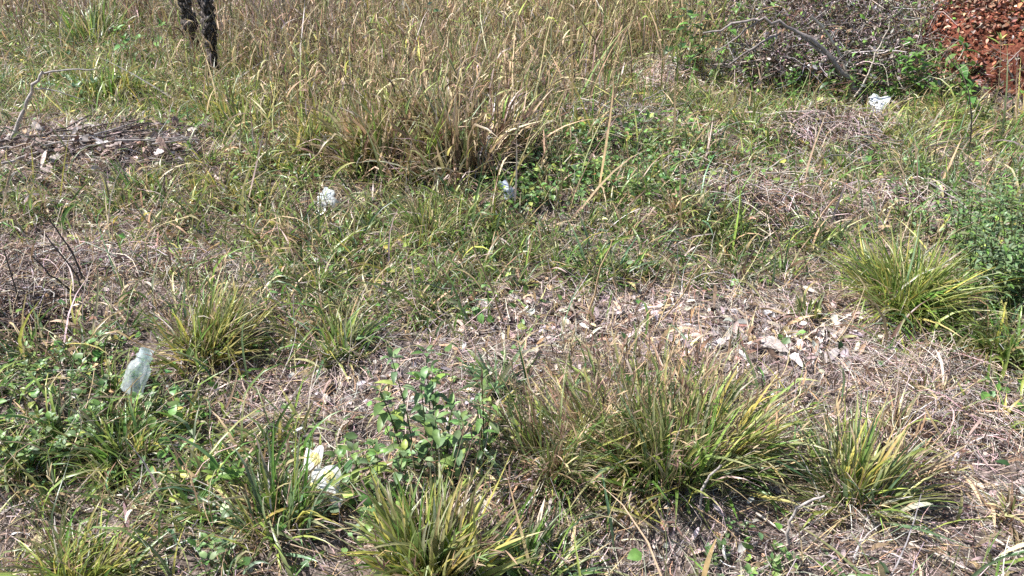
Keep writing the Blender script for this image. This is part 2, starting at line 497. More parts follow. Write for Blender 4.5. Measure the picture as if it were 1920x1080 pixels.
tag(mb.build('leaf_litter', M_DEAD), kind='stuff', label='crumbled grey and brown leaf flakes lying between the straw', cat='leaf litter')

# ------------------------------------------------------------------ short grass
rng = np.random.default_rng(13)


def sow_grass(n, name):
    x, y, z, u, v, d = scatter(rng, n, far=0.85)
    den = field(u, v, 0.50, GREENS + [(a, b2, c2, d2, -1.0 * e) for a, b2, c2, d2, e in BARE])
    clump = vnoise(x, y, 5, 41) * 0.6 + vnoise(x, y, 13, 42) * 0.6
    den = np.clip(den, 0.015, 1.2) * np.clip((clump - 0.41) * 3.0, 0.03, 1.7)
    den *= 1 - 0.9 * (bankmask(x, y) > 0.55)
    den *= 1 - np.clip(field(u, v, 0, [(1545, 255, 110, 24, .75), (1425, 385, 120, 34, .75), (1165, 228, 140, 22, .65), (1330, 335, 110, 24, .45), (1690, 375, 90, 24, .6), (45, 560, 100, 90, .6), (1262, 152, 60, 18, .8)]), 0, .9)
    k = rng.random(len(x)) < np.clip(den, 0, 1)
    x, y, z, u, v, clump = x[k], y[k], z[k], u[k], v[k], clump[k]; n = len(x)
    warm = np.clip(field(u, v, 0.25, [(250, 150, 260, 90, 0.5), (650, 230, 330, 140, 0.35), (1350, 190, 220, 60, 0.3), (1780, 225, 200, 50, 0.3), (450, 560, 300, 150, 0.15),
                                      (1100, 60, 400, 80, 0.25), (1750, 400, 250, 90, -0.25), (150, 750, 200, 100, -0.15)]), 0, 0.9)
    cool = pal(rng, n, [(GREEN, 5), (BLUEG, 2.4), (OLIVE, 2.5), (LIME, 1.0), (DKGREEN, 0.8), (TAN, 1.1), (STRAW, 0.8), (BROWN, 0.6), (MAUVE, 0.5)])
    wm = pal(rng, n, [(LIME, 4), (YELLOW, 1.8), (OLIVE, 3), (GREEN, 2), (TAN, 2.4), (STRAW, 1.6), (BROWN, 1.0)])
    c0 = np.where((rng.random(n) < warm)[:, None], wm, cool)
    dry = pal(rng, n, [(STRAW, 2), (TAN, 2), (BROWN, 1)])
    t = (rng.random(n) < 0.45)[:, None] * rng.uniform(0.2, 0.9, (n, 1))
    c1 = c0 * (1 - t) + dry * t
    L = rng.uniform(0.05, 0.19, n) * np.exp(rng.normal(0, 0.25, n)) * np.clip(0.35 + 1.1 * clump, 0.5, 1.6)
    mb = MB()
    strips(mb, rng, np.stack([x, y, z - 0.003], -1), rng.uniform(0, 2 * PI, n), np.abs(rng.normal(0.62, 0.45, n)), rng.uniform(0.2, 1.9, n), L,
           rng.uniform(0.003, 0.0115, n), 5, roll=rng.normal(0, 0.45, n), twist=rng.normal(0, 0.9, n), azc=rng.normal(0, 0.45, n), c0=c0, c1=c1, fold=0.3, kink=0.9)
    tag(mb.build(name, M_BLADE), kind='stuff', label='short green and yellowing grass covering the verge', cat='grass')


sow_grass(560000, 'grass')

def sow_broad(n, blobs, mix, Lr, Wr, th, name, label, zr=0.0, seed=17, kink=1.0, mat=None):
    rng = np.random.default_rng(seed)
    x, y, z, u, v, d = scatter(rng, n, far=0.85)
    den = field(u, v, 0.0, blobs) * np.clip((0.5 * vnoise(x, y, 6, seed) + 0.5 * vnoise(x, y, 14, seed + 1) - 0.33) * 3.2, 0.02, 1.4) * (1 - (bankmask(x, y) > 0.2))
    k = rng.random(len(x)) < np.clip(den, 0, 1); x, y, z = x[k], y[k], z[k]; n = len(x)
    c0 = pal(rng, n, mix, 0.28); dry = pal(rng, n, DRYMIX); t = (rng.random(n) < 0.5)[:, None] * rng.uniform(0.2, 1.0, (n, 1)); c1 = c0 * (1 - t) + dry * t
    mb = MB()
    strips(mb, rng, np.stack([x, y, z + zr * rng.random(n)], -1), rng.uniform(0, 2 * PI, n), np.abs(rng.normal(th, 0.4, n)), rng.uniform(0.2, 1.8, n), rng.uniform(*Lr, n), rng.uniform(*Wr, n), 5,
           roll=rng.normal(0, 0.6, n), twist=rng.normal(0, 1.2, n), azc=rng.normal(0, 0.5, n), c0=c0, c1=c1, fold=0.3, kink=kink)
    if zr:
        m = n // 3; cc = pal(rng, m, [(TAN, 3), (BROWN, 3), (OLIVE, 2), (STRAW, 2)])
        strips(mb, rng, np.stack([x, y, z], -1)[:m], rng.uniform(0, 6.28, m), np.abs(rng.normal(0.2, 0.15, m)), rng.normal(0.2, 0.3, m), rng.uniform(0.25, 0.55, m), 0.0042, 4, c0=cc, c1=cc, shape='straw')
    tag(mb.build(name, mat or M_BLADE), kind='stuff', label=label, cat='grass')


DRYMIX = [(STRAW, 2), (TAN, 2), (BROWN, 1)]
sow_broad(190000, [(190, 140, 220, 75, 0.9), (470, 210, 150, 60, 0.8), (690, 120, 90, 50, 0.7), (900, 110, 80, 40, 0.6), (560, 260, 120, 60, 0.5), (60, 190, 90, 40, 0.5), (1850, 760, 60, 40, 0.3), (1120, 240, 120, 40, 0.4), (720, 250, 230, 90, 0.35), (560, 330, 230, 50, 0.3), (1350, 190, 200, 45, 0.25), (1760, 225, 200, 40, 0.25), (650, 480, 300, 100, 0.3), (1250, 460, 330, 80, 0.16),
                   (1500, 320, 350, 60, 0.22), (280, 420, 250, 60, 0.22), (250, 820, 260, 130, 0.3), (560, 930, 140, 110, 0.25), (1840, 640, 100, 50, 0.4), (1120, 300, 250, 60, 0.25)],
          [(LIME, 5), (GREEN, 4), (YELLOW, 1.3), (OLIVE, 2), (BLUEG, 1.2), (TAN, 1.2)], (0.06, 0.19), (0.007, 0.016), 0.7, 'broad_grass', 'broad bright green and yellowing grass blades in patches over the verge')
sow_broad(230000, [(790, 235, 200, 95, 0.8), (620, 190, 160, 70, 0.35), (1010, 70, 280, 70, 0.5), (560, 70, 220, 80, 0.2), (900, 130, 160, 60, 0.4)],
          [(TAN, 4), (STRAW, 3), (OLIVE, 3), (LIME, 2.2), (BROWN, 2.5), (YELLOW, 1), (MAUVE, 1), (DKBROWN, 0.8)], (0.06, 0.17), (0.006, 0.013), 0.42, 'withered_tall_grass', 'withered broad tan and olive grass leaves on standing culms', 0.36, 27, 0.8, M_STRAW)

# ------------------------------------------------------------------ tall dry grass along the top of the verge
rng = np.random.default_rng(14)
TALLD = [(570, 60, 260, 90, 0.95), (1010, 70, 320, 80, 1.0), (800, 230, 190, 100, 0.75), (60, 25, 180, 40, 0.7), (860, 260, 120, 70, 0.5), (1250, 40, 150, 70, 0.5)]
x, y, z, u, v, d = scatter(rng, 210000, y0=3.0, y1=10.5, far=0.9)
den = field(u, v, 0.03, TALLD) * np.clip((0.55 * vnoise(x, y, 3.2, 51) + 0.45 * vnoise(x, y, 9, 52) - 0.34) * 3.4, 0.03, 1.4)
den += 0.45 * (v < -10)
den *= 1 - 0.9 * np.exp(-(((u - 385) / 32) ** 2 + ((v - 120) / 45) ** 2))
den *= 1 - (bankmask(x, y) > 0.15)
den *= 1 - np.exp(-(((u - 1500) / 210) ** 2 + ((v - 110) / 90) ** 2))
k = rng.random(len(x)) < np.clip(den, 0, 1); x, y, z, u, v = x[k], y[k], z[k], u[k], v[k]; n = len(x)
mauve = np.clip(field(u, v, 0.15, [(530, 60, 280, 110, 0.8), (60, 40, 180, 60, 0.6)]), 0, 0.95)
c0 = np.where((rng.random(n) < mauve)[:, None], pal(rng, n, [(BROWN, 4), (MAUVE, 3), (TAN, 3), (GREY, 2), (OLIVE, 1.5), (DKBROWN, 1.2)]),
              pal(rng, n, [(STRAW, 4), (TAN, 4), (OLIVE, 3), (LIME, 1.8), (BROWN, 3), (GREEN, 1.6), (YELLOW, 1.0), (DKBROWN, 1)], 0.3))
c1 = c0 * 0.6 + 0.4 * pal(rng, n, [(STRAW, 3), (TAN, 3), (MAUVE, 2)])
mb = MB()
strips(mb, rng, np.stack([x, y, z - 0.004], -1), rng.uniform(0, 2 * PI, n), np.where(rng.random(n) < 0.2, rng.uniform(0.6, 1.4, n), np.abs(rng.normal(0.22, 0.24, n))), rng.uniform(0.0, 1.0, n), rng.uniform(0.14, 0.55, n) * (0.45 + 1.05 * vnoise(x, y, 2.6, 57)),
       rng.uniform(0.003, 0.0125, n), 5, roll=rng.normal(0, 0.6, n), twist=rng.normal(0, 1.2, n), azc=rng.normal(0, 0.5, n), c0=c0, c1=c1, kink=1.0)
tag(mb.build('tall_dry_grass', M_STRAW), kind='stuff', label='tall tan and brown dry grass standing along the back of the verge', cat='dry grass')

# ------------------------------------------------------------------ thin dead stems tangled through the grass
rng = np.random.default_rng(16)
x, y, z, u, v, d = scatter(rng, 170000, far=0.85)
den = field(u, v, 0.42, [(550, 80, 330, 120, 0.5), (120, 510, 200, 100, 0.55), (1420, 380, 220, 60, 0.4), (1540, 245, 140, 30, 0.6), (1260, 150, 60, 20, 0.6), (1780, 860, 200, 150, 0.35), (1200, 640, 200, 60, 0.2), (850, 280, 150, 80, 0.3)])
den *= np.clip((vnoise(x, y, 5, 71) - 0.15) * 1.6, 0.05, 1.3) * (1 - 0.9 * (bankmask(x, y) > 0.2))
k = rng.random(len(x)) < np.clip(den, 0, 1); x, y, z, u, v = x[k], y[k], z[k], u[k], v[k]; n = len(x)
c = pal(rng, n, [(BROWN, 4), (MAUVE, 3), (TAN, 2.5), (GREY, 2.5), (STRAW, 1.2), (DKBROWN, 2), (OLIVE, 1)], 0.25)
mb = MB()
strips(mb, rng, np.stack([x, y, z], -1), rng.uniform(0, 2 * PI, n), np.abs(rng.normal(0.85, 0.4, n)), rng.normal(0.35, 0.6, n), rng.uniform(0.06, 0.24, n), rng.uniform(0.0018, 0.0042, n), 4,
       azc=rng.normal(0, 0.7, n), c0=c, c1=c * rng.uniform(0.8, 1.3, (n, 1)), shape='straw')
k = rng.random(n) < 0.30; m = k.sum(); c = pal(rng, m, [(STRAW, 3), (TAN, 4), (BROWN, 3), (PALE, 1), (MAUVE, 1)])
strips(mb, rng, np.stack([x, y, z], -1)[k] + np.array([0.01, 0.01, 0.02]), rng.uniform(0, 2 * PI, m), np.abs(rng.normal(0.9, 0.5, m)), rng.uniform(0.3, 2.2, m), rng.uniform(0.05, 0.15, m), rng.uniform(0.006, 0.013, m), 5,
       roll=rng.normal(0, 0.8, m), twist=rng.normal(0, 1.6, m), azc=rng.normal(0, 0.6, m), c0=c, c1=c * rng.uniform(0.8, 1.2, (m, 1)), shape='husk')
tag(mb.build('dry_stem_tangle', M_STRAW), kind='stuff', label='thin dead stems and withered blades tangled through the grass', cat='dry grass')

# ------------------------------------------------------------------ creeping broad-leaved ground cover
rng = np.random.default_rng(15)
VINE = [(1480, 320, 260, 50, 0.55), (1250, 330, 300, 60, 0.45), (110, 740, 190, 90, 1.0), (300, 690, 120, 40, 0.7), (330, 790, 120, 50, 0.5), (1150, 285, 190, 50, 1.0), (1010, 330, 130, 50, 0.7), (1330, 270, 120, 40, 0.5),
        (780, 530, 170, 60, 0.55), (860, 630, 110, 45, 0.6), (620, 960, 130, 90, 0.75), (430, 920, 90, 60, 0.5), (1410, 1050, 90, 30, 0.7), (640, 620, 100, 50, 0.5),
        (500, 760, 60, 20, 0.2), (1120, 370, 180, 40, 0.5), (200, 870, 190, 60, 0.5), (420, 230, 80, 50, 0.7), (220, 150, 150, 55, 0.6), (680, 130, 70, 40, 0.5), (560, 310, 120, 50, 0.4), (1860, 740, 60, 40, 0.5),
        (1330, 385, 60, 25, 0.6), (1600, 160, 200, 50, 0.5), (1770, 170, 90, 40, 0.6)]
x, y, z, u, v, d = scatter(rng, 260000, far=0.85)
den = field(u, v, 0.018, VINE) * np.clip((vnoise(x, y, 6, 61) - 0.15) * 1.7, 0.05, 1.2)
k = rng.random(len(x)) < np.clip(den * 0.9, 0, 1); x, y, z = x[k], y[k], z[k]; n = len(x)
az = rng.uniform(0, 2 * PI, n); tl = rng.normal(0.1, 0.35, n)
D = np.stack([np.cos(az) * np.cos(tl), np.sin(az) * np.cos(tl), np.sin(tl)], -1); Nn = np.stack([rng.normal(0, 0.45, n), rng.normal(0, 0.45, n), np.ones(n)], -1)
c = pal(rng, n, [((0.115, 0.220, 0.05), 6), ((0.13, 0.225, 0.085), 2), (LIME, 1.6), (DKGREEN, 0.7), (YELLOW, 0.4), (RUST, 0.15)], 0.28)
mb = MB(); L = rng.uniform(0.018, 0.046, n)
leaves(mb, np.stack([x, y, z + 0.01 + 0.07 * rng.random(n)], -1), D, Nn, L, L * rng.uniform(0.5, 0.8, n), rng.normal(0.5, 0.5, n), rng.uniform(0.0, 0.5, n), c, c, 4, 'ovate', clamp=True)
m2 = rng.random(n) < 0.5; mm = m2.sum(); cc = pal(rng, mm, [(OLIVE, 2), (BROWN, 2), (GREEN, 1)])
strips(mb, rng, np.stack([x, y, z], -1)[m2], az[m2], rng.normal(1.2, 0.3, mm), rng.normal(0.2, 0.4, mm), rng.uniform(0.03, 0.09, mm), 0.0018, 3, c0=cc, c1=cc, shape='straw')
tag(mb.build('creeping_weeds', M_LEAF), kind='stuff', label='low green creeping weeds with small oval leaves', cat='ground cover')

# ------------------------------------------------------------------ grass tufts
MIX_GREEN = [(GREEN, 5), (LIME, 2.5), (OLIVE, 2.5), (BLUEG, 1.5), (YELLOW, 0.7)]
MIX_LIME = [(LIME, 5), (GREEN, 3), (YELLOW, 1.6), (OLIVE, 2)]
MIX_YEL = [(LIME, 4), (YELLOW, 3), (GREEN, 2.0), (OLIVE, 2)]
MIX_BLUE = [(BLUEG, 5), (GREEN, 2), ((0.17, 0.25, 0.13), 2)]
MIX_DRY = [(TAN, 3), (STRAW, 2), (BROWN, 3), (OLIVE, 2), (LIME, 0.8)]
DRY = [(STRAW, 3), (TAN, 3), (BROWN, 2.4), (MAUVE, 1.5), (PALE, 0.8)]


def tuft_mesh(seed, n, L, W, rad, mix, lean=0.55, leansd=0.35, bend=0.7, bias=(0, 0), tipdry=0.5, dryfrac=0.3, stems=0, fold=0.35, seg=6):
    """returns (green blades, dry blades, seed stems) collectors around the local origin"""
    rng = np.random.default_rng(seed)
    res = []
    for kind, cnt in (('g', n), ('d', int(n * dryfrac))):
        a = rng.uniform(0, 2 * PI, cnt); r = rad * np.sqrt(rng.random(cnt))
        P = np.stack([r * np.cos(a), r * np.sin(a), np.full(cnt, -0.012)], -1)
        az = a + rng.normal(0, 0.55, cnt)
        nc = 7; ci = rng.integers(0, nc, cnt); ca = rng.uniform(0, 2 * PI, nc); cr_ = rad * rng.uniform(0.2, 0.9, nc)
        cl = rng.random(cnt) < 0.7
        P[cl, 0] = (cr_ * np.cos(ca))[ci][cl] + rng.normal(0, rad * 0.16, cl.sum()); P[cl, 1] = (cr_ * np.sin(ca))[ci][cl] + rng.normal(0, rad * 0.16, cl.sum())
        r = np.hypot(P[:, 0], P[:, 1]); a = np.arctan2(P[:, 1], P[:, 0])
        az = np.where(cl, (ca + rng.normal(0, 0.5, nc))[ci] + rng.normal(0, 0.6, cnt), az)
        rr = np.minimum(r / rad, 1.2)
        th = np.abs(lean * (0.25 + 0.95 * rr) + rng.normal(0, leansd, cnt))
        vx = np.sin(th) * np.cos(az) + bias[0]; vy = np.sin(th) * np.sin(az) + bias[1]
        az = np.arctan2(vy, vx); th = np.arctan2(np.hypot(vx, vy), np.maximum(np.cos(th), 0.05))
        if kind == 'g':
            c0 = pal(rng, cnt, mix, 0.2); dr = pal(rng, cnt, DRY)
            t = (rng.random(cnt) < tipdry)[:, None] * rng.uniform(0.3, 1.0, (cnt, 1)); c1 = c0 * (1 - t) + dr * t
            ll = L * (0.25 + 0.85 * rng.beta(1.6, 1.5, cnt)); bd = np.abs(rng.normal(bend, bend * 0.7, cnt)); ww = W * rng.uniform(0.7, 2.1, cnt)
        else:
            c0 = pal(rng, cnt, DRY + [(GREY, 1.5), (DKBROWN, 0.7)]); c1 = c0 * rng.uniform(0.8, 1.3, (cnt, 1))
            th = th * 1.1 + 0.25; ll = L * rng.uniform(0.3, 0.85, cnt); bd = np.abs(rng.normal(bend * 1.6, 0.6, cnt)); ww = W * rng.uniform(0.35, 0.9, cnt)
        mb = MB()
        strips(mb, rng, P, az, th, bd, ll, ww, seg, roll=rng.normal(0, 0.5, cnt), twist=rng.normal(0, 0.9, cnt), azc=rng.normal(0, 0.3, cnt), c0=c0, c1=c1, fold=fold if kind == 'g' else 0.15,
               power=1.6, clamp=False, cpow=2.0, kink=0.7 if kind == 'g' else 1.1)
        vv = mb.v[-1]; vv[:, 2] = np.maximum(vv[:, 2], -0.012)
        res.append(mb)
    if stems:
        mb = MB(); c = pal(rng, stems, [(BROWN, 3), (TAN, 2), (OLIVE, 1)])
        a = rng.uniform(0, 2 * PI, stems); r = rad * np.sqrt(rng.random(stems)); P = np.stack([r * np.cos(a), r * np.sin(a), np.zeros(stems)], -1)
        th = np.abs(rng.normal(0.3, 0.18, stems)); bd = np.abs(rng.normal(0.25, 0.2, stems)); ll = L * rng.uniform(0.75, 1.2, stems)
        az = a + rng.normal(0, 0.4, stems)
        strips(mb, rng, P, az, th, bd, ll, 0.0022, 4, c0=c, c1=c, shape='straw', clamp=False)
        tips = mb.v[-1].reshape(stems, 5, 2, 3)[:, -1].mean(1)
        for q in range(3):
            strips(mb, rng, tips - np.array([0, 0, 0.008 * q]), az + rng.normal(0, 1.2, stems), th + bd * 0.8 + rng.normal(0, 0.4, stems), 0.3, rng.uniform(0.02, 0.045, stems), 0.0042, 3, c0=c * 0.8, c1=c * 0.9, shape='husk', clamp=False)
        res.append(mb)
    return res


def tuft(name, u, v, label, hpx, seed, n=380, W=0.006, radk=0.28, mix=MIX_GREEN, group='grass tufts standing out from the verge', cat='grass tuft', **kw):
    p = G(u, v); L = hpx * mpp(p) * 1.0
    parts = tuft_mesh(seed, n, L, W, L * radk, mix, **kw)
    t = empty(name, p, label, cat, group)
    parts[0].build('green_blades', M_BLADE, t)
    parts[1].build('dry_blades', M_STRAW, t)
    if len(parts) > 2: parts[2].build('seed_stems', M_STRAW, t)
    return t


tuft('grass_tuft', 1690, 565, 'dense bright yellow-green grass tuft beside the dark leafy bush at the right', 165, 101, n=950, W=0.0042, radk=0.34, mix=MIX_LIME, lean=0.75, leansd=0.28, bend=0.4, tipdry=0.35, dryfrac=0.12, bias=(0, 0.12))
tuft('grass_tuft', 1597, 935, 'open fan of green and yellow grass alone on the bare straw at lower right', 200, 102, n=400, W=0.0062, radk=0.27, mix=MIX_LIME + [(BLUEG, 2)], lean=0.8, leansd=0.42, bend=0.35, tipdry=0.6, dryfrac=0.7, stems=20, bias=(0.10, 0.2))
tuft('grass_tuft', 1235, 868, 'largest grass tuft, thick with long green blades and brown seed stems, in the middle foreground', 215, 103, n=430, W=0.0062, radk=0.45, mix=MIX_GREEN + MIX_LIME, lean=0.6, leansd=0.42, bend=0.35, tipdry=0.6, dryfrac=0.7, stems=110, bias=(-0.05, 0.2))
tuft('grass_tuft', 1345, 862, 'yellow-green grass tuft leaning right, grown into the right side of the largest tuft', 190, 143, n=300, W=0.0064, radk=0.42, mix=MIX_LIME, lean=0.6, leansd=0.38, bend=0.45, tipdry=0.6, dryfrac=0.6, stems=30, bias=(0.32, 0.08))
tuft('grass_tuft', 1140, 850, 'pale green and straw grass tuft grown into the left side of the largest tuft', 200, 153, n=230, W=0.0058, radk=0.45, mix=MIX_LIME + MIX_DRY, lean=0.6, leansd=0.4, bend=0.4, tipdry=0.7, dryfrac=0.9, stems=80, bias=(-0.15, 0.15))
tuft('grass_tuft', 1190, 925, 'short tuft of flat yellow-green blades spreading left from the foot of the largest tuft', 120, 163, n=60, W=0.0085, radk=0.4, mix=MIX_LIME + MIX_YEL, lean=1.0, leansd=0.3, bend=0.5, tipdry=0.4, dryfrac=1.2, bias=(-0.35, 0.0))
tuft('grass_tuft', 1030, 880, 'dry brownish grass tuft between the leafy herb and the largest tuft', 215, 104, n=260, W=0.0045, radk=0.3, mix=MIX_DRY + MIX_GREEN, lean=0.6, leansd=0.36, bend=0.5, dryfrac=0.6, stems=45)
tuft('grass_tuft', 815, 1075, 'tall upright grass tuft below the leafy herb at the bottom edge', 210, 105, n=460, W=0.0080, radk=0.42, mix=MIX_YEL + MIX_LIME, lean=0.5, leansd=0.34, bend=0.3, tipdry=0.6, dryfrac=0.8, stems=30, bias=(0.03, 0.05))
tuft('grass_tuft', 165, 1085, 'yellow-green grass tuft swept to the right in the lower left corner', 165, 106, n=420, W=0.0052, radk=0.42, mix=MIX_YEL, lean=0.6, leansd=0.3, bend=0.6, bias=(0.35, 0), tipdry=0.5, dryfrac=0.6, stems=25)
tuft('grass_tuft', 385, 665, 'yellow-green tuft with rusty tips just above the clear plastic bottle', 165, 107, n=430, W=0.0052, radk=0.3, mix=MIX_YEL, lean=0.65, leansd=0.4, bend=0.4, tipdry=0.7, dryfrac=0.7, stems=50, bias=(0.12, 0.18))
tuft('grass_tuft', 800, 455, 'thin upright tuft of fine green blades below the brown clump', 115, 108, n=260, W=0.0036, radk=0.25, mix=MIX_LIME, lean=0.65, leansd=0.3, bend=0.35, tipdry=0.6, stems=20)
tuft('grass_tuft', 520, 985, 'loose grey-green grass tuft beside the crumpled white and yellow wrapper', 200, 109, n=170, W=0.0058, radk=0.35, mix=MIX_LIME + MIX_BLUE, lean=0.45, leansd=0.3, bend=0.5, dryfrac=0.9)
tuft('grass_tuft', 1890, 665, 'straw-tipped green grass tuft at the right edge below the leafy bush', 120, 110, n=260, W=0.007, radk=0.4, mix=MIX_LIME, lean=0.8, leansd=0.35, bend=0.7, tipdry=0.6)
tuft('grass_tuft', 935, 725, 'flat bluish-green grass tuft with broad blades on the bare straw', 100, 111, n=70, W=0.010, radk=0.3, mix=MIX_BLUE, lean=1.15, leansd=0.25, bend=0.4, tipdry=0.25, dryfrac=0.4, bias=(0.1, 0.1))
for i, (u_, v_, h_, mx_, lab) in enumerate([
        (850, 318, 175, MIX_DRY, 'big dry brown grass clump with a dark hollow on its right, above the vine mounds'), (905, 290, 150, MIX_DRY + [(MAUVE, 2)], 'brown grass clump right behind the big dry brown clump'),
        (760, 322, 165, MIX_DRY + MIX_YEL, 'olive and tan grass clump directly left of the big dry brown clump'), (690, 300, 150, MIX_YEL + MIX_DRY, 'yellow-green grass clump in the tall grass, third left of the big brown clump'),
        (800, 250, 150, MIX_DRY + MIX_LIME, 'tan grass clump behind the big dry brown clump'), (600, 290, 120, MIX_YEL, 'yellow-green grass clump nearest the leaf heap side of the tall grass')]):
    tuft('grass_clump', u_, v_, lab, h_, 112 + 200 * i, n=230, W=0.0125, radk=0.42, mix=mx_, lean=0.2, leansd=0.22, bend=0.45, tipdry=0.8, dryfrac=1.0, bias=(0.12 * (i % 3 - 1), 0.1))
tuft('grass_tuft', 1275, 400, 'brown drooping grass tuft over a dark hollow near the grey straw', 75, 114, n=220, W=0.005, radk=0.5, mix=MIX_DRY + MIX_LIME, lean=0.9, leansd=0.3, bend=1.0, dryfrac=0.5)
tuft('grass_tuft', 245, 850, 'small upright tuft of mixed green and dry blades below the clear plastic bottle', 120, 115, n=140, W=0.005, radk=0.35, mix=MIX_LIME, lean=0.6, dryfrac=0.5)
tuft('grass_tuft', 640, 665, 'mid green grass tuft between the rusty-tipped tuft and the bare patch', 125, 116, n=200, W=0.0058, radk=0.4, mix=MIX_GREEN, lean=0.7, leansd=0.35, bend=0.6, dryfrac=0.4, stems=10)
tuft('grass_tuft', 200, 190, 'bright lime grass tuft standing above the leaf heap', 110, 117, n=220, W=0.0085, radk=0.5, mix=MIX_YEL, lean=0.5, bend=0.6, dryfrac=0.3)
tuft('grass_tuft', 440, 235, 'yellow-green grass tuft below the charred trunks', 110, 118, n=220, W=0.0085, radk=0.6, mix=MIX_YEL, lean=0.65, bend=0.6, dryfrac=0.4)
tuft('grass_tuft', 1000, 1065, 'green grass tuft leaning right at the bottom edge beside the upright tuft', 140, 119, n=120, W=0.006, radk=0.35, mix=MIX_GREEN + MIX_BLUE, lean=0.6, bend=0.5, bias=(0.35, 0.1), dryfrac=0.5)
tuft('grass_clump', 1085, 110, 'straw-coloured grass clump in front of the brush tangle', 100, 120, n=260, W=0.0085, radk=0.6, mix=MIX_DRY + [(STRAW, 4)], lean=0.4, bend=0.7, dryfrac=0.5)
tuft('grass_tuft', 170, 80, 'dark olive grass tuft at the top left with tall blades', 100, 121, n=220, W=0.008, radk=0.5, mix=MIX_GREEN + MIX_YEL, lean=0.4, bend=0.5, dryfrac=0.5)
tuft('grass_tuft', 1520, 600, 'small green grass tuft left of the dense yellow-green tuft', 70, 122, n=90, W=0.0065, radk=0.4, mix=MIX_GREEN, lean=0.7, dryfrac=0.4)
tuft('grass_tuft', 1880, 800, 'small straw and green grass tuft at the right edge on bare straw', 80, 123, n=80, W=0.006, radk=0.4, mix=MIX_LIME, lean=0.9, dryfrac=0.9)
tuft('grass_tuft', 350, 800, 'short tuft with a few wide ribbed green blades beside the bare patch', 75, 124, n=45, W=0.013, radk=0.3, mix=MIX_GREEN, lean=1.0, leansd=0.2, bend=0.4, tipdry=0.2, dryfrac=0.3)

# small tufts, a few built once and copied
rng = np.random.default_rng(21)
REG = [('small green grass tuft in the short grass right of centre', 'small tufts right of centre', 1230, 470, 300, 70, 16, 0),
       ('small green grass tuft in the short grass left of centre', 'small tufts left of centre', 760, 500, 230, 90, 16, 0),
       ('small yellow-green grass tuft on the sunny slope below the brush tangle', 'small tufts below the brush tangle', 1380, 195, 230, 40, 14, 1),
       ('small yellow-green grass tuft near the white bag', 'small tufts near the white bag', 1770, 235, 140, 30, 10, 1),
       ('small lime grass tuft in the upper left green patch', 'small tufts in the upper left', 220, 150, 200, 60, 14, 1),
       ('small green grass tuft among the creeping weeds at lower left', 'small tufts among the creeping weeds', 200, 820, 190, 110, 10, 0),
       ('small grass tuft on the strip between leaf heap and centre', 'small tufts beside the leaf heap', 430, 350, 200, 50, 12, 1),
       ('small grey-green grass tuft on the slope above the leafy bush', 'small tufts above the leafy bush', 1720, 340, 160, 45, 10, 0),
       ('small dry grass tuft on the bare straw at lower right', 'small dry tufts on the bare straw', 1740, 850, 170, 140, 7, 2)]
protos = []
for mix, dr in ((MIX_GREEN, 0.4), (MIX_YEL, 0.4), (MIX_DRY, 0.5)):
    for sv in range(2):
        pr = tuft_mesh(200 + len(protos), 70, 0.16, 0.005, 0.05, mix, lean=0.75, leansd=0.4, bend=0.7, dryfrac=dr, seg=5)
        m = MB(); m.v = pr[0].v; m.f = pr[0].f; m.c = pr[0].c; m.n = pr[0].n
        m.add(pr[1].v[0], pr[1].f[0], pr[1].c[0])
        protos.append(m)
pobj = [None] * len(protos)
for lab, grp, cx, cy, rx, ry, cnt, kind in REG:
    for i in range(cnt):
        p = G(cx + rng.uniform(-1, 1) * rx, cy + rng.uniform(-1, 1) * ry)
        q = kind * 2 + i % 2
        if pobj[q] is None: o = pobj[q] = protos[q].build('small_grass_tuft', M_BLADE)
        else: o = pobj[q].copy(); COL.objects.link(o)
        o.location = p; o.rotation_euler = (0, 0, rng.uniform(0, 6.28)); s = rng.uniform(0.65, 1.25); o.scale = (s, s, s * rng.uniform(0.85, 1.2))
        tag(o, lab, 'grass tuft', grp)


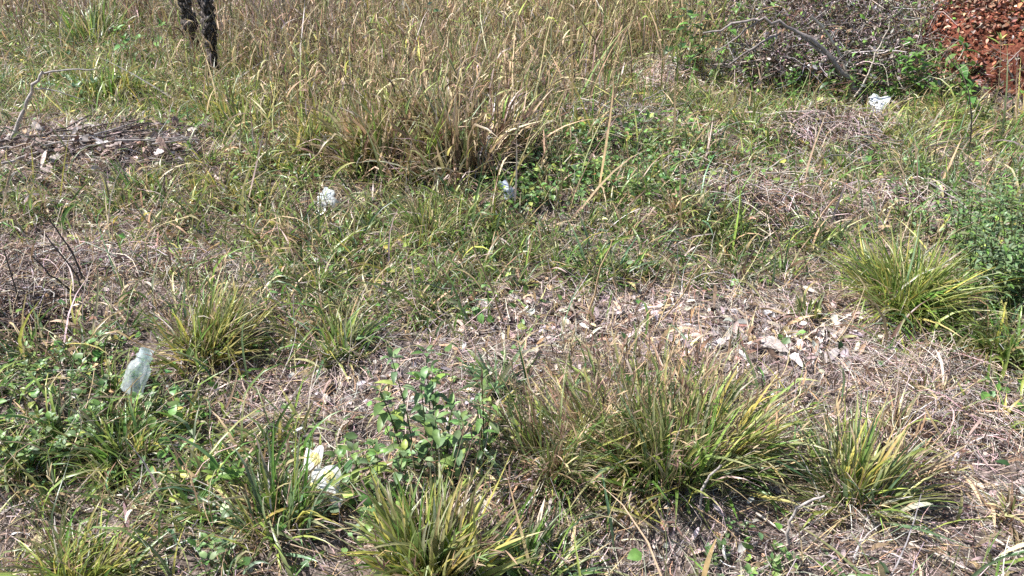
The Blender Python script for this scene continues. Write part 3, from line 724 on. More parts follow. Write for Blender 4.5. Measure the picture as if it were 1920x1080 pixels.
# ------------------------------------------------------------------ leafy plants
def leafy(name, u, v, label, seed, hm, stems, spread, leafL, pairs, mix, cat='plant', group=None, shape='ovate', droop=0.5, wide=0.55, per_stem=False, lean=0.2, start=0.2, p=None, stemcol=(0.10, 0.12, 0.04)):
    rng = np.random.default_rng(seed)
    per_stem = per_stem or stems <= 16
    p = G(u, v) if p is None else p
    t = empty(name, p, label, cat, group)
    allst, allf = MB(), MB()
    for si in range(stems):
        sm, fm_ = (MB(), MB()) if per_stem else (allst, allf)
        a = rng.uniform(0, 2 * PI); r = spread * math.sqrt(rng.random()); h = hm * rng.uniform(0.6, 1.05)
        b0 = np.array([r * math.cos(a), r * math.sin(a), -0.01])
        ld = np.array([math.cos(a), math.sin(a), 0]) * lean * h * rng.uniform(0.2, 1.2) + np.array([rng.normal(0, .05), rng.normal(0, .05), 0]) * h
        pts = spline([b0, b0 + ld * 0.3 + np.array([0, 0, h * 0.5]), b0 + ld + np.array([0, 0, h])], 7)
        tube(sm, pts, np.linspace(0.0028, 0.0012, 7), np.array(stemcol) * rng.uniform(0.7, 1.3), 5)
        k = pairs; ts = np.linspace(start, 1.0, k)
        for j, tt in enumerate(ts):
            pos = pts[0] + 0; q = tt * 6; i0 = min(int(q), 5); pos = pts[i0] + (pts[i0 + 1] - pts[i0]) * (q - i0)
            m = 2 if tt < 0.97 else 5
            a0 = (j % 2) * PI / 2 + rng.normal(0, 0.3)
            az = a0 + np.arange(m) * 2 * PI / m + rng.normal(0, 0.2, m)
            el = rng.normal(0.25 if tt < 0.97 else 0.7, 0.25, m)
            D = np.stack([np.cos(az) * np.cos(el), np.sin(az) * np.cos(el), np.sin(el)], -1)
            N = np.stack([-np.cos(az) * np.sin(el), -np.sin(az) * np.sin(el), np.cos(el)], -1) + rng.normal(0, 0.15, (m, 3))
            ll = leafL * rng.uniform(0.65, 1.15, m) * (1.0 if tt < 0.97 else 0.6)
            c = pal(rng, m, mix, 0.18)
            leaves(fm_, np.tile(pos, (m, 1)) + D * 0.006, D, N, ll, ll * wide * rng.uniform(0.85, 1.15, m), droop * rng.uniform(0.4, 1.8, m), rng.uniform(0.1, 0.5, m), c, c * 1.05, 5, shape)
        if per_stem:
            so_ = sm.build('stem', M_LEAF, t); fm_.build('foliage', M_LEAF, so_)
    if not per_stem:
        tag(allst.build('stems', M_LEAF, t), kind='stuff'); allf.build('foliage', M_LEAF, t)
    return t


HERB = [((0.130, 0.215, 0.075), 5), ((0.17, 0.245, 0.110), 3), ((0.17, 0.27, 0.075), 3), (LIME, 0.6), (DKGREEN, 0.6)]
BUSH = [((0.140, 0.205, 0.085), 5), ((0.17, 0.225, 0.12), 3), (GREEN, 2), (DKGREEN, 1.0), (LIME, 0.6)]
leafy('leafy_herb', 795, 905, 'upright green leafy herb with opposite pointed leaves in the middle foreground', 301, 0.34, 9, 0.13, 0.058, 7, HERB, 'plant', per_stem=True, droop=0.8, wide=0.38, stemcol=(0.07, 0.09, 0.04))
leafy('leafy_herb', 905, 870, 'shorter leafy herb stem right of the tall herb', 302, 0.26, 3, 0.05, 0.048, 5, HERB, 'plant', per_stem=True, droop=0.7, wide=0.38)
leafy('leafy_herb', 690, 960, 'low leafy herb left of the tall herb, behind the upright tuft', 303, 0.15, 8, 0.12, 0.05, 3, HERB + [(LIME, 1)], 'plant', droop=0.6, wide=0.6)
leafy('leafy_bush', 1905, 540, 'dark blue-green leafy bush behind the dense yellow-green tuft', 304, 0.33, 120, 0.27, 0.036, 9, BUSH, 'bush', droop=0.6, wide=0.36, lean=0.35)
leafy('leafy_bush', 1860, 430, 'low dark green weeds spreading above the leafy bush', 305, 0.15, 80, 0.40, 0.034, 5, BUSH, 'bush', droop=0.5, wide=0.45, lean=0.4)
leafy('broadleaf_weed', 1785, 178, 'broad-leaved green weed with drooping leaves, upper one before the red bank', 306, 0.36, 2, 0.03, 0.13, 4, [(GREEN, 3), ((0.10, 0.21, 0.05), 3)], 'plant', droop=1.1, wide=0.42, start=0.5)
leafy('broadleaf_weed', 1812, 222, 'broad-leaved green weed with drooping leaves, lower one before the red bank', 307, 0.24, 2, 0.03, 0.11, 3, [(GREEN, 3), ((0.10, 0.21, 0.05), 3)], 'plant', droop=1.0, wide=0.42, start=0.4)
leafy('broadleaf_weed', 1728, 190, 'bright green weed clump at the left foot of the red bank', 308, 0.36, 7, 0.14, 0.09, 4, [(GREEN, 3), ((0.12, 0.24, 0.05), 4)], 'plant', droop=0.8, wide=0.4)
leafy('broadleaf_weed', 1765, 212, 'small broad-leaved green weed at the very foot of the red bank', 326, 0.16, 6, 0.10, 0.07, 3, [(GREEN, 3), ((0.12, 0.24, 0.05), 3), (LIME, 1)], 'plant', droop=0.8, wide=0.4)
leafy('thin_weed', 1873, 190, 'thin single-stemmed weed with a yellow-green top against the red bank', 309, 0.46, 1, 0.01, 0.09, 2, [(LIME, 3), (YELLOW, 1)], 'plant', droop=0.2, wide=0.25, start=0.92, shape='lance', stemcol=(0.3, 0.24, 0.14))
leafy('broadleaf_weed', 1305, 140, 'tall dark leafy weed at the left end of the brush tangle', 310, 0.62, 7, 0.16, 0.085, 6, [(GREEN, 3), (DKGREEN, 2), ((0.11, 0.22, 0.05), 3)], 'plant', droop=0.8, wide=0.45)
leafy('broadleaf_weed', 1390, 100, 'leafy green weed behind the fallen grey branch', 311, 0.5, 12, 0.3, 0.07, 5, [(GREEN, 3), (OLIVE, 2)], 'plant', droop=0.7, wide=0.45)
leafy('leafy_weed', 1455, 175, 'bright green weed at the foot of the brush tangle, below the fallen grey branch', 323, 0.26, 14, 0.25, 0.07, 4, [(GREEN, 3), ((0.11, 0.21, 0.05), 3), (DKGREEN, 1)], 'plant', droop=0.6, wide=0.35)
leafy('leafy_weed', 1545, 185, 'dark green weed at the foot of the brush tangle beside the pale leaning stick', 324, 0.22, 14, 0.22, 0.065, 4, [(GREEN, 3), (DKGREEN, 2)], 'plant', droop=0.6, wide=0.35)
leafy('leafy_weed', 1665, 185, 'green weed between the white bag and the red bank', 325, 0.26, 12, 0.18, 0.07, 4, [(GREEN, 3), ((0.12, 0.23, 0.05), 3)], 'plant', droop=0.6, wide=0.35)
leafy('tall_weed', 822, 110, 'tall thin weed with a dark stem and pale leaves at the top centre', 312, 0.60, 1, 0.01, 0.085, 4, [((0.17, 0.25, 0.10), 3), (BLUEG, 1)], 'plant', droop=0.5, wide=0.5, start=0.65, stemcol=(0.07, 0.05, 0.035))
leafy('palmate_weed', 437, 925, 'small weed with a star of broad bright leaves near the wrapper', 313, 0.10, 2, 0.01, 0.075, 1, [((0.15, 0.26, 0.05), 3), (LIME, 1)], 'plant', droop=0.5, wide=0.45, start=0.99, shape='lance')
leafy('palmate_weed', 410, 1050, 'small broad-leaved weed at the bottom edge beside the dark hollow', 314, 0.07, 5, 0.04, 0.045, 2, HERB, 'plant', droop=0.5, wide=0.6)
leafy('leafy_weed', 275, 120, 'leafy green weed left of the charred trunks', 315, 0.30, 4, 0.10, 0.09, 3, [(GREEN, 3), ((0.12, 0.23, 0.06), 3)], 'plant', droop=0.6, wide=0.5)
leafy('leafy_weed', 160, 195, 'grey-green low weeds with broad leaves above the leaf heap', 316, 0.14, 16, 0.25, 0.07, 2, [(BLUEG, 3), ((0.15, 0.21, 0.11), 3)], 'plant', droop=0.5, wide=0.5)
leafy('leafy_weed', 885, 125, 'tall pale-green weed with narrow leaves at the top centre', 317, 0.5, 3, 0.05, 0.12, 4, [((0.14, 0.22, 0.07), 3), (LIME, 1)], 'plant', droop=0.7, wide=0.16, start=0.5, shape='lance')
leafy('leafy_weed', 610, 490, 'blue-green low weed in a small hollow left of centre', 318, 0.05, 6, 0.05, 0.04, 2, MIX_BLUE, 'plant', droop=0.5, wide=0.45)
leafy('leafy_weed', 1400, 1060, 'low green weed with small leaves on bare straw at the bottom edge', 319, 0.05, 14, 0.10, 0.028, 3, HERB, 'plant', droop=0.4, wide=0.6)
leafy('leafy_weed', 120, 765, 'densest green creeping weed mound at lower left', 320, 0.08, 60, 0.26, 0.034, 3, HERB + [(LIME, 0.8)], 'plant', droop=0.5, wide=0.65, lean=0.5)
leafy('leafy_weed', 1160, 290, 'green vine mound right of the big brown clump', 321, 0.10, 60, 0.42, 0.038, 3, HERB + [(LIME, 1.0)], 'plant', droop=0.5, wide=0.65, lean=0.6)
leafy('leafy_weed', 1010, 345, 'smaller green vine mound at the foot of the big brown clump', 322, 0.10, 40, 0.28, 0.036, 3, HERB + [(LIME, 0.6)], 'plant', droop=0.5, wide=0.65, lean=0.6)

# ------------------------------------------------------------------ charred forked tree
rng = np.random.default_rng(31)
M_BARK = bark_mat()
for base, pix, r0, r1, lab in (((366, 112), [(370, 118), (362, 70), (350, 20), (342, -40), (338, -150), (340, -330)], 0.028, 0.054, 'thicker charred dark tree trunk leaning left at the upper left'),
                               ((402, 150), [(404, 158), (397, 95), (391, 40), (386, -20), (396, -180), (392, -420)], 0.036, 0.044, 'slimmer charred dark tree trunk right of the thicker one')):
    pb = G(*base)
    tr = empty('charred_tree', pb, lab, 'tree', 'charred trunks at the upper left')
    P = [AT(a, b_, pb[1] + 0.02 * i) - pb for i, (a, b_) in enumerate(pix)]
    P[0] = P[0] + np.array([0, 0, -0.1])
    m = MB(); sp = spline(P, 70, 0.006, rng)
    prof = np.concatenate([np.linspace(r0, r1, 30), np.linspace(r1, r1 * 0.5, 40)]) * 0.86 * (0.7 + 0.6 * vnoise(np.arange(70) * 0.13, np.full(70, r0 * 100), 3.0, 77))
    tube(m, sp, prof, (0.05, 0.045, 0.04), 18, 0.8, rng)
    for q in range(70):                                   # shards of lifting bark
        i_ = rng.integers(2, 60); a_ = rng.uniform(0, 6.28); e_ = np.array([math.cos(a_), math.sin(a_), 0]); p_ = sp[i_] + e_ * prof[i_] * 0.8
        tube(m, [p_, p_ + e_ * 0.012 + np.array([0, 0, 0.03]), p_ + e_ * rng.uniform(0.012, 0.045) + np.array([0, 0, rng.uniform(-0.02, 0.10)])], [0.009, 0.007, 0.002], (0.05, 0.045, 0.04), 4, 0.4, rng)
    m.build('trunk', M_BARK, tr)
    for q in (38, 48, 58):
        a = rng.uniform(0, 6.28); e = sp[q] + np.array([math.cos(a) * 0.35, math.sin(a) * 0.35, 0.45])
        m = MB(); tube(m, spline([sp[q], (sp[q] + e) / 2 + rng.normal(0, 0.04, 3), e], 8), np.linspace(0.016, 0.005, 8), (0.05, 0.045, 0.04), 6, 0.2, rng); m.build('limb', M_BARK, tr)

# ------------------------------------------------------------------ fallen brush at the top right
rng = np.random.default_rng(32)
bp = G(1500, 150)
br = empty('dead_shrub', bp, 'tangled heap of grey dead twigs and withered leaves at the top right', 'dead shrub')
tw = MB(); fo = MB(); tips = []
for i in range(3600):
    uu = rng.normal(1525, 125); vv = rng.uniform(0, 185) if uu > 1380 else rng.uniform(0, 90)
    g0 = G(np.clip(uu, 1300, 1730), max(vv, -30))
    hh = rng.random() ** 1.1 * 0.58 * math.exp(-((uu - 1530) / 230) ** 2)
    if vv > 130: hh *= 0.5
    a = rng.uniform(0, 6.28); el = rng.normal(0.15, 0.45); ln = rng.uniform(0.08, 0.38)
    d = np.array([math.cos(a) * math.cos(el), math.sin(a) * math.cos(el), math.sin(el)])
    p0 = g0 + np.array([0, 0, 0.01 + hh]) - bp
    p1 = p0 + d * ln * 0.5 + rng.normal(0, 0.03, 3); p2 = p0 + d * ln + rng.normal(0, 0.05, 3)
    c = pal(rng, 1, [((0.33, 0.285, 0.265), 6), (MAUVE, 1.2), (BROWN, 3), (DKBROWN, 4)], 0.3)[0]
    r = rng.uniform(0.0015, 0.0042)
    tube(tw, spline([p0, p1, p2], 6), np.linspace(r, r * 0.5, 6), c, 4)
    tips += [p0, p1, p2]
tips = np.array(tips); nl = 15000
pi_ = tips[rng.integers(0, len(tips), nl)] + rng.normal(0, 0.035, (nl, 3))
D = rng.normal(0, 1, (nl, 3)); D[:, 2] -= 0.4; Nn = rng.normal(0, 1, (nl, 3)) + np.array([0, 0, 0.8])
c = pal(rng, nl, [(DKBROWN, 4.5), (BROWN, 3), ((0.28, 0.24, 0.225), 3), (OLIVE, 1.6), (GREEN, 2.6), (MAUVE, 0.5)], 0.35)
leaves(fo, pi_, D, Nn, rng.uniform(0.02, 0.05, nl), rng.uniform(0.008, 0.022, nl), rng.normal(0.6, 0.8, nl), rng.uniform(0, 0.9, nl), c, c, 3, 'ovate')
o = tw.build('twigs', M_WOOD, br); tag(o, kind='stuff')
o = fo.build('withered_leaves', M_DEAD, br); tag(o, kind='stuff')


def branch(name, label, pix, r0, r1, col, Y=None, lift=0.02, cat='branch', group=None, seed=1, n=14, subs=(), mat=None, jag=0.25, lifts=None, rough=0.009):
    rng = np.random.default_rng(seed)
    if Y is None:
        P = [G(a, b_, (lifts[i] if lifts else lift)) for i, (a, b_) in enumerate(pix)]
    else:
        P = [AT(a, b_, Y) for a, b_ in pix]
    P = np.array(P); o0 = P[0].copy()
    t = empty(name, o0, label, cat, group) if subs else None
    ln = np.linalg.norm(P[-1] - P[0])
    m = MB(); sp = spline(P, n, ln * rough, rng)
    tube(m, sp, np.linspace(r0, r1, n), np.array(col), 6, jag, rng, np.array(col) * rng.uniform(0.8, 1.15))
    if not subs:
        return tag(m.build(name, mat or M_WOOD, None, o0), label, cat, group)
    m.build('stem', mat or M_WOOD, t, o0)
    for px, ra, rb in subs:
        Q = np.array([AT(a, b_, Y) if Y is not None else G(a, b_, lift) for a, b_ in px])
        m = MB(); tube(m, spline(Q, 8, 0.002, rng), np.linspace(ra, rb, 8), np.array(col) * 0.9, 5, jag, rng); m.build('twig', mat or M_WOOD, t, o0)
    return t


WG = (0.34, 0.30, 0.275); WP = (0.50, 0.43, 0.36); WD = (0.075, 0.06, 0.055); WB = (0.22, 0.16, 0.125)
yb = G(1500, 172)[1]
branch('fallen_branch', 'thick crooked grey branch arching over the brush tangle', [(1612, 178), (1560, 110), (1510, 68), (1455, 42), (1400, 38), (1318, 62)], 0.017, 0.005, (0.23, 0.195, 0.18), yb - 0.18, seed=41, jag=0.5, rough=0.010, n=22,
       subs=[([(1420, 41), (1380, 72), (1340, 98)], 0.006, 0.003), ([(1464, 62), (1420, 85), (1366, 122)], 0.010, 0.004), ([(1500, 64), (1545, 100), (1600, 120)], 0.008, 0.003)])
yb2 = G(1590, 178)[1]
branch('stick', 'pale stick leaning in front of the brush tangle', [(1588, 176), (1584, 120), (1556, 70), (1520, 30)], 0.012, 0.007, WP, yb2 - 0.05, cat='stick', seed=42)
branch('stick', 'thin pale stick slanting up right behind the white bag', [(1585, 203), (1618, 158), (1642, 105), (1668, 40)], 0.006, 0.003, WP, G(1585, 205)[1], cat='stick', seed=43)
branch('stick', 'bent brown stick lying against the white bag', [(1538, 213), (1590, 205), (1630, 192), (1665, 175)], 0.010, 0.005, WB, cat='stick', seed=44, lifts=[0.02, 0.03, 0.05, 0.06])
branch('stick', 'short grey stick lying right of the white bag', [(1672, 196), (1684, 210)], 0.012, 0.010, WG, cat='stick', seed=45)
branch('stick', 'long thin pale stick lying across the grey straw heap near the white bag', [(1395, 240), (1500, 238), (1640, 232), (1660, 230)], 0.004, 0.0025, WP, cat='stick', seed=46, lift=0.09)
yl = G(22, 272)[1]
branch('leaning_stick', 'pale grey stick leaning up from the leaf heap at the left', [(20, 275), (38, 225), (58, 175), (80, 134)], 0.012, 0.006, WG, yl, cat='stick', seed=47,
       subs=[([(78, 138), (120, 131), (178, 130)], 0.005, 0.003), ([(66, 165), (100, 170), (150, 185)], 0.004, 0.002)])
branch('stick', 'grey curved stick across the top left corner', [(-5, 15), (25, 13), (50, 22), (62, 38)], 0.012, 0.006, WP, G(0, 30)[1] - 0.1, cat='stick', seed=48)
for i, (lab, a) in enumerate([('long dark twig lying along the back of the leaf heap', [(0, 285), (120, 262), (260, 245)]), ('grey twig crossing the front of the leaf heap', [(10, 325), (90, 300), (170, 282)]),
                              ('pale twig at the lower left of the leaf heap', [(25, 350), (60, 325), (95, 300)]), ('thin twig rising right through the leaf heap', [(120, 300), (170, 275), (215, 240)]),
                              ('grey twig lying under the leaning stick', [(-5, 300), (60, 288), (150, 286)]), ('brown twig along the right end of the leaf heap', [(230, 262), (300, 250), (390, 258)])]):
    branch('twig', lab, a, 0.007, 0.003, [WD, WG, WP, WB, WG, WD][i], cat='twig', group='twigs in the leaf heap', seed=50 + i, lift=0.05)
rng = np.random.default_rng(37)
for i in range(26):
    u0 = rng.uniform(-10, 330); v0 = 285 + rng.normal(0, 20); ln = rng.uniform(50, 150); sl_ = rng.normal(-0.15, 0.16)
    branch('twig', 'thin dead twig lying over the leaves of the heap at the left', [(u0, v0), (u0 + ln * 0.5, v0 + sl_ * ln * 0.5 + rng.normal(0, 4)), (u0 + ln, v0 + sl_ * ln)], rng.uniform(0.003, 0.006), 0.002,
           [WD, WG, WB, WG][i % 4], cat='twig', group='thin twigs over the leaf heap', seed=700 + i, lift=rng.uniform(0.04, 0.09), n=8)
for i in range(30):
    cx_, cy_, rx_, ry_ = [(1180, 225, 170, 28), (1540, 250, 170, 25), (1420, 375, 190, 40), (1690, 330, 160, 50)][i % 4]
    u0 = cx_ + rng.normal(0, 0.5) * rx_; v0 = cy_ + rng.normal(0, 0.5) * ry_; ln = rng.uniform(50, 140); sl_ = rng.normal(0.0, 0.35)
    branch('twig', 'thin grey dead twig lying over the green weeds right of centre', [(u0, v0), (u0 + ln * 0.5, v0 + sl_ * ln * 0.5 - rng.uniform(2, 10)), (u0 + ln, v0 + sl_ * ln)], rng.uniform(0.002, 0.004), 0.0014,
           [WG, WB, WP, (0.2, 0.17, 0.16)][i % 4], cat='twig', group='grey twigs over the weeds', seed=800 + i, lift=rng.uniform(0.06, 0.13), n=9)
for i in range(12):
    u0 = rng.uniform(1760, 1915); v0 = rng.uniform(60, 205); gq = G(u0, v0)
    branch('twig', 'thin bare twig sticking out of the rust-red leaves', [(u0, v0), (u0 + rng.normal(0, 12), v0 - rng.uniform(15, 35)), (u0 + rng.normal(0, 25), v0 - rng.uniform(40, 75))], rng.uniform(0.002, 0.004), 0.0014,
           [WG, WB, WP][i % 3], gq[1], cat='twig', group='twigs in the red leaves', seed=840 + i, n=8)
# dark dead stems in the left thatch
for i, (lab, a) in enumerate([('dark dead stem arching up from the grey straw at the left', [(165, 555), (130, 500), (85, 440)]), ('dark dead stem left of the rusty-tipped tuft, longest of the group', [(170, 540), (130, 470), (90, 405)]),
                              ('dark dead stem lying low at the left edge', [(120, 590), (60, 555), (0, 540)]), ('dark dead stem bent over the grey straw', [(150, 560), (100, 520), (60, 480)]),
                              ('dark thin stem near the left edge', [(80, 600), (40, 570), (8, 470)])]):
    Y = G(*a[0])[1]
    branch('withered_stalk', lab, a, 0.004, 0.002, WD, Y, cat='dead stem', group='dark dead stems at the left', seed=60 + i, n=10)
# pale upright stalks
for i, (lab, a, r, c) in enumerate([
        ('tall tan dry stalk leaning left over the bare patch, longest of the stalks', [(945, 612), (925, 550), (900, 490), (877, 440)], 0.0045, TAN),
        ('tan dry stalk leaning right in the middle of the bare patch', [(1097, 610), (1115, 550), (1128, 500), (1148, 450)], 0.004, TAN),
        ('tan dry stalk leaning right at the right end of the bare patch', [(1237, 610), (1270, 565), (1300, 520), (1330, 478)], 0.003, TAN),
        ('thin brown stalk between the two right-leaning stalks', [(1190, 590), (1215, 540), (1250, 490), (1268, 468)], 0.0025, BROWN),
        ('pale dry stem rising from the green grass left of the bare patch', [(776, 560), (777, 525), (770, 482)], 0.005, PALE),
        ('thin green-tan stalk standing behind the fine upright tuft', [(782, 490), (790, 430), (800, 372)], 0.0025, YELLOW),
        ('pale broken stalk standing beside the grey plastic bag', [(541, 440), (536, 410), (533, 385)], 0.007, STRAW),
        ('tall thin stalk in the dry grass at the top centre', [(683, 150), (682, 90), (684, 20)], 0.004, STRAW),
        ('slender stalk left of the tall pale weed at the top centre', [(898, 175), (890, 120), (872, 60)], 0.005, BLUEG)]):
    branch('dry_stalk', lab, a, r, r * 0.5, c, G(*a[0])[1], cat='stalk', group='dry stalks standing over the verge', seed=70 + i, n=10, mat=M_STRAW)
for i, (lab, a, r, c) in enumerate([
        ('pale straw stem lying above the flat bluish tuft', [(882, 622), (910, 650), (955, 690)], 0.004, PALE),
        ('long pale straw lying left of centre near the grey straw', [(325, 468), (380, 464), (450, 462), (515, 468)], 0.0035, PALE),
        ('pale straw stem slanting down right of the grey plastic bag', [(690, 402), (665, 420), (640, 432)], 0.006, LIME),
        ('pale straw stem lying on bare straw at the bottom right corner', [(1700, 1030), (1750, 1050), (1810, 1078)], 0.004, PALE),
        ('pale straw stem lying in front of the largest tuft', [(1415, 972), (1450, 995), (1475, 1012)], 0.0035, PALE),
        ('thin pale stem lying below the clear plastic bottle', [(255, 772), (310, 772), (370, 752)], 0.0035, PALE),
        ('pale straw stem at the right edge on bare straw', [(1860, 1020), (1890, 1040), (1925, 1062)], 0.004, PALE),
        ('brown stem lying across the bare patch below the dense tuft', [(1545, 640), (1590, 665), (1640, 700)], 0.0045, WG),
        ('thin dark stem lying on the pale leaves', [(1580, 640), (1600, 690), (1615, 715)], 0.003, WB)]):
    branch('loose_straw', lab, a, r, r * 0.6, c, None, lift=0.02, cat='straw', group='single straws lying on the ground', seed=90 + i, n=10, mat=M_STRAW)
for lab, a, r in (('grey stem arching in a hoop over bare straw beside the lower right tuft', [(1476, 1028), (1480, 985), (1500, 950), (1546, 930)], 0.0042), ('grey stem arching out of the largest tuft', [(1313, 968), (1316, 925), (1330, 895), (1352, 872)], 0.0038)):
    branch('arched_stalk', lab, a, r, r * 0.7, WG, G(*a[0])[1], cat='dead stem', seed=int(a[0][0]), n=14)

# ------------------------------------------------------------------ heaps of grey dead stems
rng = np.random.default_rng(36)
for u_, v_, rx, ry, hh, cnt, mx_, lab in [   # centre, radii, height, stems
        (1545, 255, 0.42, 0.26, 0.10, 420, [(MAUVE, 3), (GREY, 4), (BROWN, 2), (DKBROWN, 1)], 'grey heap of dead stems below the white bag'),
        (1262, 152, 0.26, 0.18, 0.08, 320, [(MAUVE, 5), (PALE, 2), (TAN, 2)], 'pale pinkish straw heap left of the brush tangle'),
        (1165, 228, 0.50, 0.22, 0.10, 300, [(GREY, 4), (BROWN, 3), (DKBROWN, 2), (MAUVE, 2)], 'grey-brown heap of dead vines over the big green vine mound'),
        (1425, 385, 0.32, 0.17, 0.08, 380, [(MAUVE, 3), (GREY, 3), (BROWN, 3), (DKBROWN, 1.5)], 'grey straw heap beside the drooping brown tuft, right of centre'),
        (45, 600, 0.16, 0.16, 0.09, 260, [(GREY, 3), (DKBROWN, 5), (BROWN, 3)], 'dark heap of dead stems at the left edge'),
        (60, 500, 0.26, 0.16, 0.09, 260, [(GREY, 3), (MAUVE, 3), (BROWN, 3), (DKBROWN, 2)], 'grey heap of dead stems behind the dark heap at the left edge'),
        (270, 500, 0.34, 0.14, 0.06, 260, [(MAUVE, 4), (GREY, 3), (BROWN, 2)], 'mauve-grey matted straw heap behind the rusty-tipped tuft'),
        (1330, 335, 0.40, 0.12, 0.06, 260, [(GREY, 4), (BROWN, 3), (DKBROWN, 2), (MAUVE, 2)], 'thin grey-brown heap of dead stems right behind the drooping brown tuft'),
        (1690, 375, 0.34, 0.12, 0.05, 260, [(MAUVE, 4), (GREY, 3), (PALE, 1), (BROWN, 2)], 'mauve-grey straw heap just behind the dense yellow-green tuft'),
        (1700, 690, 0.26, 0.11, 0.05, 260, [(MAUVE, 4), (GREY, 3), (PALE, 1), (BROWN, 2)], 'grey matted straw heap below the dense yellow-green tuft'),
        (1790, 790, 0.22, 0.14, 0.06, 300, [(MAUVE, 3), (GREY, 4), (BROWN, 2), (DKBROWN, 1)], 'grey tangled straw heap right of the open fan tuft')]:
    cnt = int(cnt * 1.6); p = G(u_, v_); m = MB(); cc = pal(rng, cnt, mx_, 0.25) * 1.1
    a = rng.uniform(0, 6.28, cnt); ph_ = rng.uniform(0, 6.28, 2); r = np.sqrt(rng.random(cnt)) * (0.75 + 0.3 * np.sin(2 * a + ph_[0]) + 0.25 * np.sin(3 * a + ph_[1])) + np.abs(rng.normal(0, 0.18, cnt))
    x0 = p[0] + rx * r * np.cos(a); y0_ = p[1] + ry * r * np.sin(a)
    z0 = H(x0, y0_) + 0.7 * hh * np.clip(1 - r ** 2, 0, 1) * rng.random(cnt)
    az = rng.uniform(0, 6.28, cnt); el = rng.normal(0.1, 0.35, cnt); ln = rng.uniform(0.08, 0.30, cnt) * (0.6 + rx)
    for q in range(cnt):
        d = np.array([math.cos(az[q]) * math.cos(el[q]), math.sin(az[q]) * math.cos(el[q]), math.sin(el[q]) * 0.6]); p0 = np.array([x0[q], y0_[q], z0[q]])
        b_ = rng.normal(0, 0.16, 3) * ln[q]; b_[2] = abs(b_[2])
        pt = spline([p0 - d * ln[q] / 2, p0 + b_, p0 + d * ln[q] / 2], 6)
        pt[:, 2] = np.maximum(pt[:, 2], H(pt[:, 0], pt[:, 1]) + 0.003)
        tube(m, pt, rng.uniform(0.0010, 0.0024) * (0.55 if v_ > 640 else 1.0), cc[q], 4)
    tag(m.build('straw_heap', M_STRAW, None, p), lab, 'straw heap', 'heaps of dead stems on the verge')

# ------------------------------------------------------------------ dead leaves, one by one
def dead_leaf_mesh(seed, col, L=0.11, W=0.042):
    rng = np.random.default_rng(seed); nseg = 8
    crk = rng.normal(0, 0.0025, (1, nseg + 1, 3, 3))
    mb = MB(); c = np.array([col])
    leaves(mb, np.array([[-L / 2, 0, 0.012]]), np.array([[1.0, 0, 0.12]]), np.array([[0.0, rng.normal(0, 0.2), 1.0]]), L, W, rng.uniform(-0.5, 0.9), rng.uniform(-0.2, 0.45), c, c * 0.9, nseg, 'lance', crk)
    v = mb.v[0]; v[:, 2] -= v[:, 2].min() - 0.002
    return mb


LEAFC = [MAUVE, GREY, PALE, (0.30, 0.205, 0.17), (0.52, 0.46, 0.44), (0.14, 0.095, 0.08)]
lobj = {}
rng = np.random.default_rng(34)


def drop_leaf(u, v, col_i, size, label, group, lift=0.0, red=False, tilt=0.35):
    key = (col_i, int(rng.integers(0, 3)), red)
    cols = LEAFC if not red else [(0.26, 0.09, 0.055), (0.33, 0.13, 0.08), (0.34, 0.18, 0.12), (0.15, 0.06, 0.042)]
    if key not in lobj:
        o = lobj[key] = dead_leaf_mesh(400 + hash(key) % 97, cols[col_i]).build('dead_leaf', M_DLEAF)
    else:
        o = lobj[key].copy(); COL.objects.link(o)
    p = G(u, v, lift); o.location = p; o.rotation_euler = (rng.normal(0, tilt), rng.normal(0, tilt), rng.uniform(0, 6.28))
    s = size / 0.11; o.scale = (s, s * rng.uniform(0.8, 1.3), s)
    tag(o, label, 'dead leaf', group)


for i in range(140):
    u = 185 + rng.normal(0, 115); v = 285 + rng.normal(0, 24) + (u - 175) * -0.02
    drop_leaf(np.clip(u, -30, 400), v, rng.choice([0, 1, 2, 3, 4, 5], p=[.22, .22, .02, .24, .05, .25]), rng.uniform(0.05, 0.105), 'large curled grey-brown dead leaf in the heap at the left', 'dead leaves heaped at the left', rng.uniform(0, 0.07), tilt=0.45)
for u, v, c, s, lab in ((1350, 650, 4, 0.085, 'pale grey curled dead leaf, leftmost of the pale leaves on the bare patch'), (1388, 640, 4, 0.09, 'whitish ribbed dead leaf beside the leftmost pale leaf'),
                        (1452, 657, 1, 0.11, 'flat bluish-grey dead leaf in the middle of the pale leaves'), (1535, 642, 2, 0.09, 'whitest curled dead leaf at the right of the bare patch'),
                        (1560, 672, 4, 0.07, 'small whitish dead leaf below the whitest curled leaf'), (1492, 690, 4, 0.07, 'small pale dead leaf below the flat bluish-grey leaf'),
                        (1065, 602, 2, 0.11, 'pale pinkish dead leaf in the centre of the bare patch'), (872, 576, 2, 0.06, 'small white dead leaf at the left end of the bare patch'),
                        (1005, 682, 0, 0.09, 'flat tan dead leaf under the bare patch beside the flat bluish tuft'), (1440, 590, 0, 0.10, 'broad mauve dead leaf below the dense tuft'),
                        (585, 690, 0, 0.12, 'flat mauve dead leaf on the bare patch left of centre'), (950, 555, 2, 0.07, 'pale dead leaf at the foot of the tall leaning stalk'),
                        (640, 1005, 3, 0.05, 'orange-brown leaf low between the wrapper and the herb'), (1320, 560, 4, 0.08, 'grey dead leaf under the right-leaning stalk')):
    drop_leaf(u, v, c, s, lab, 'pale dead leaves on the bare patch', 0.012)
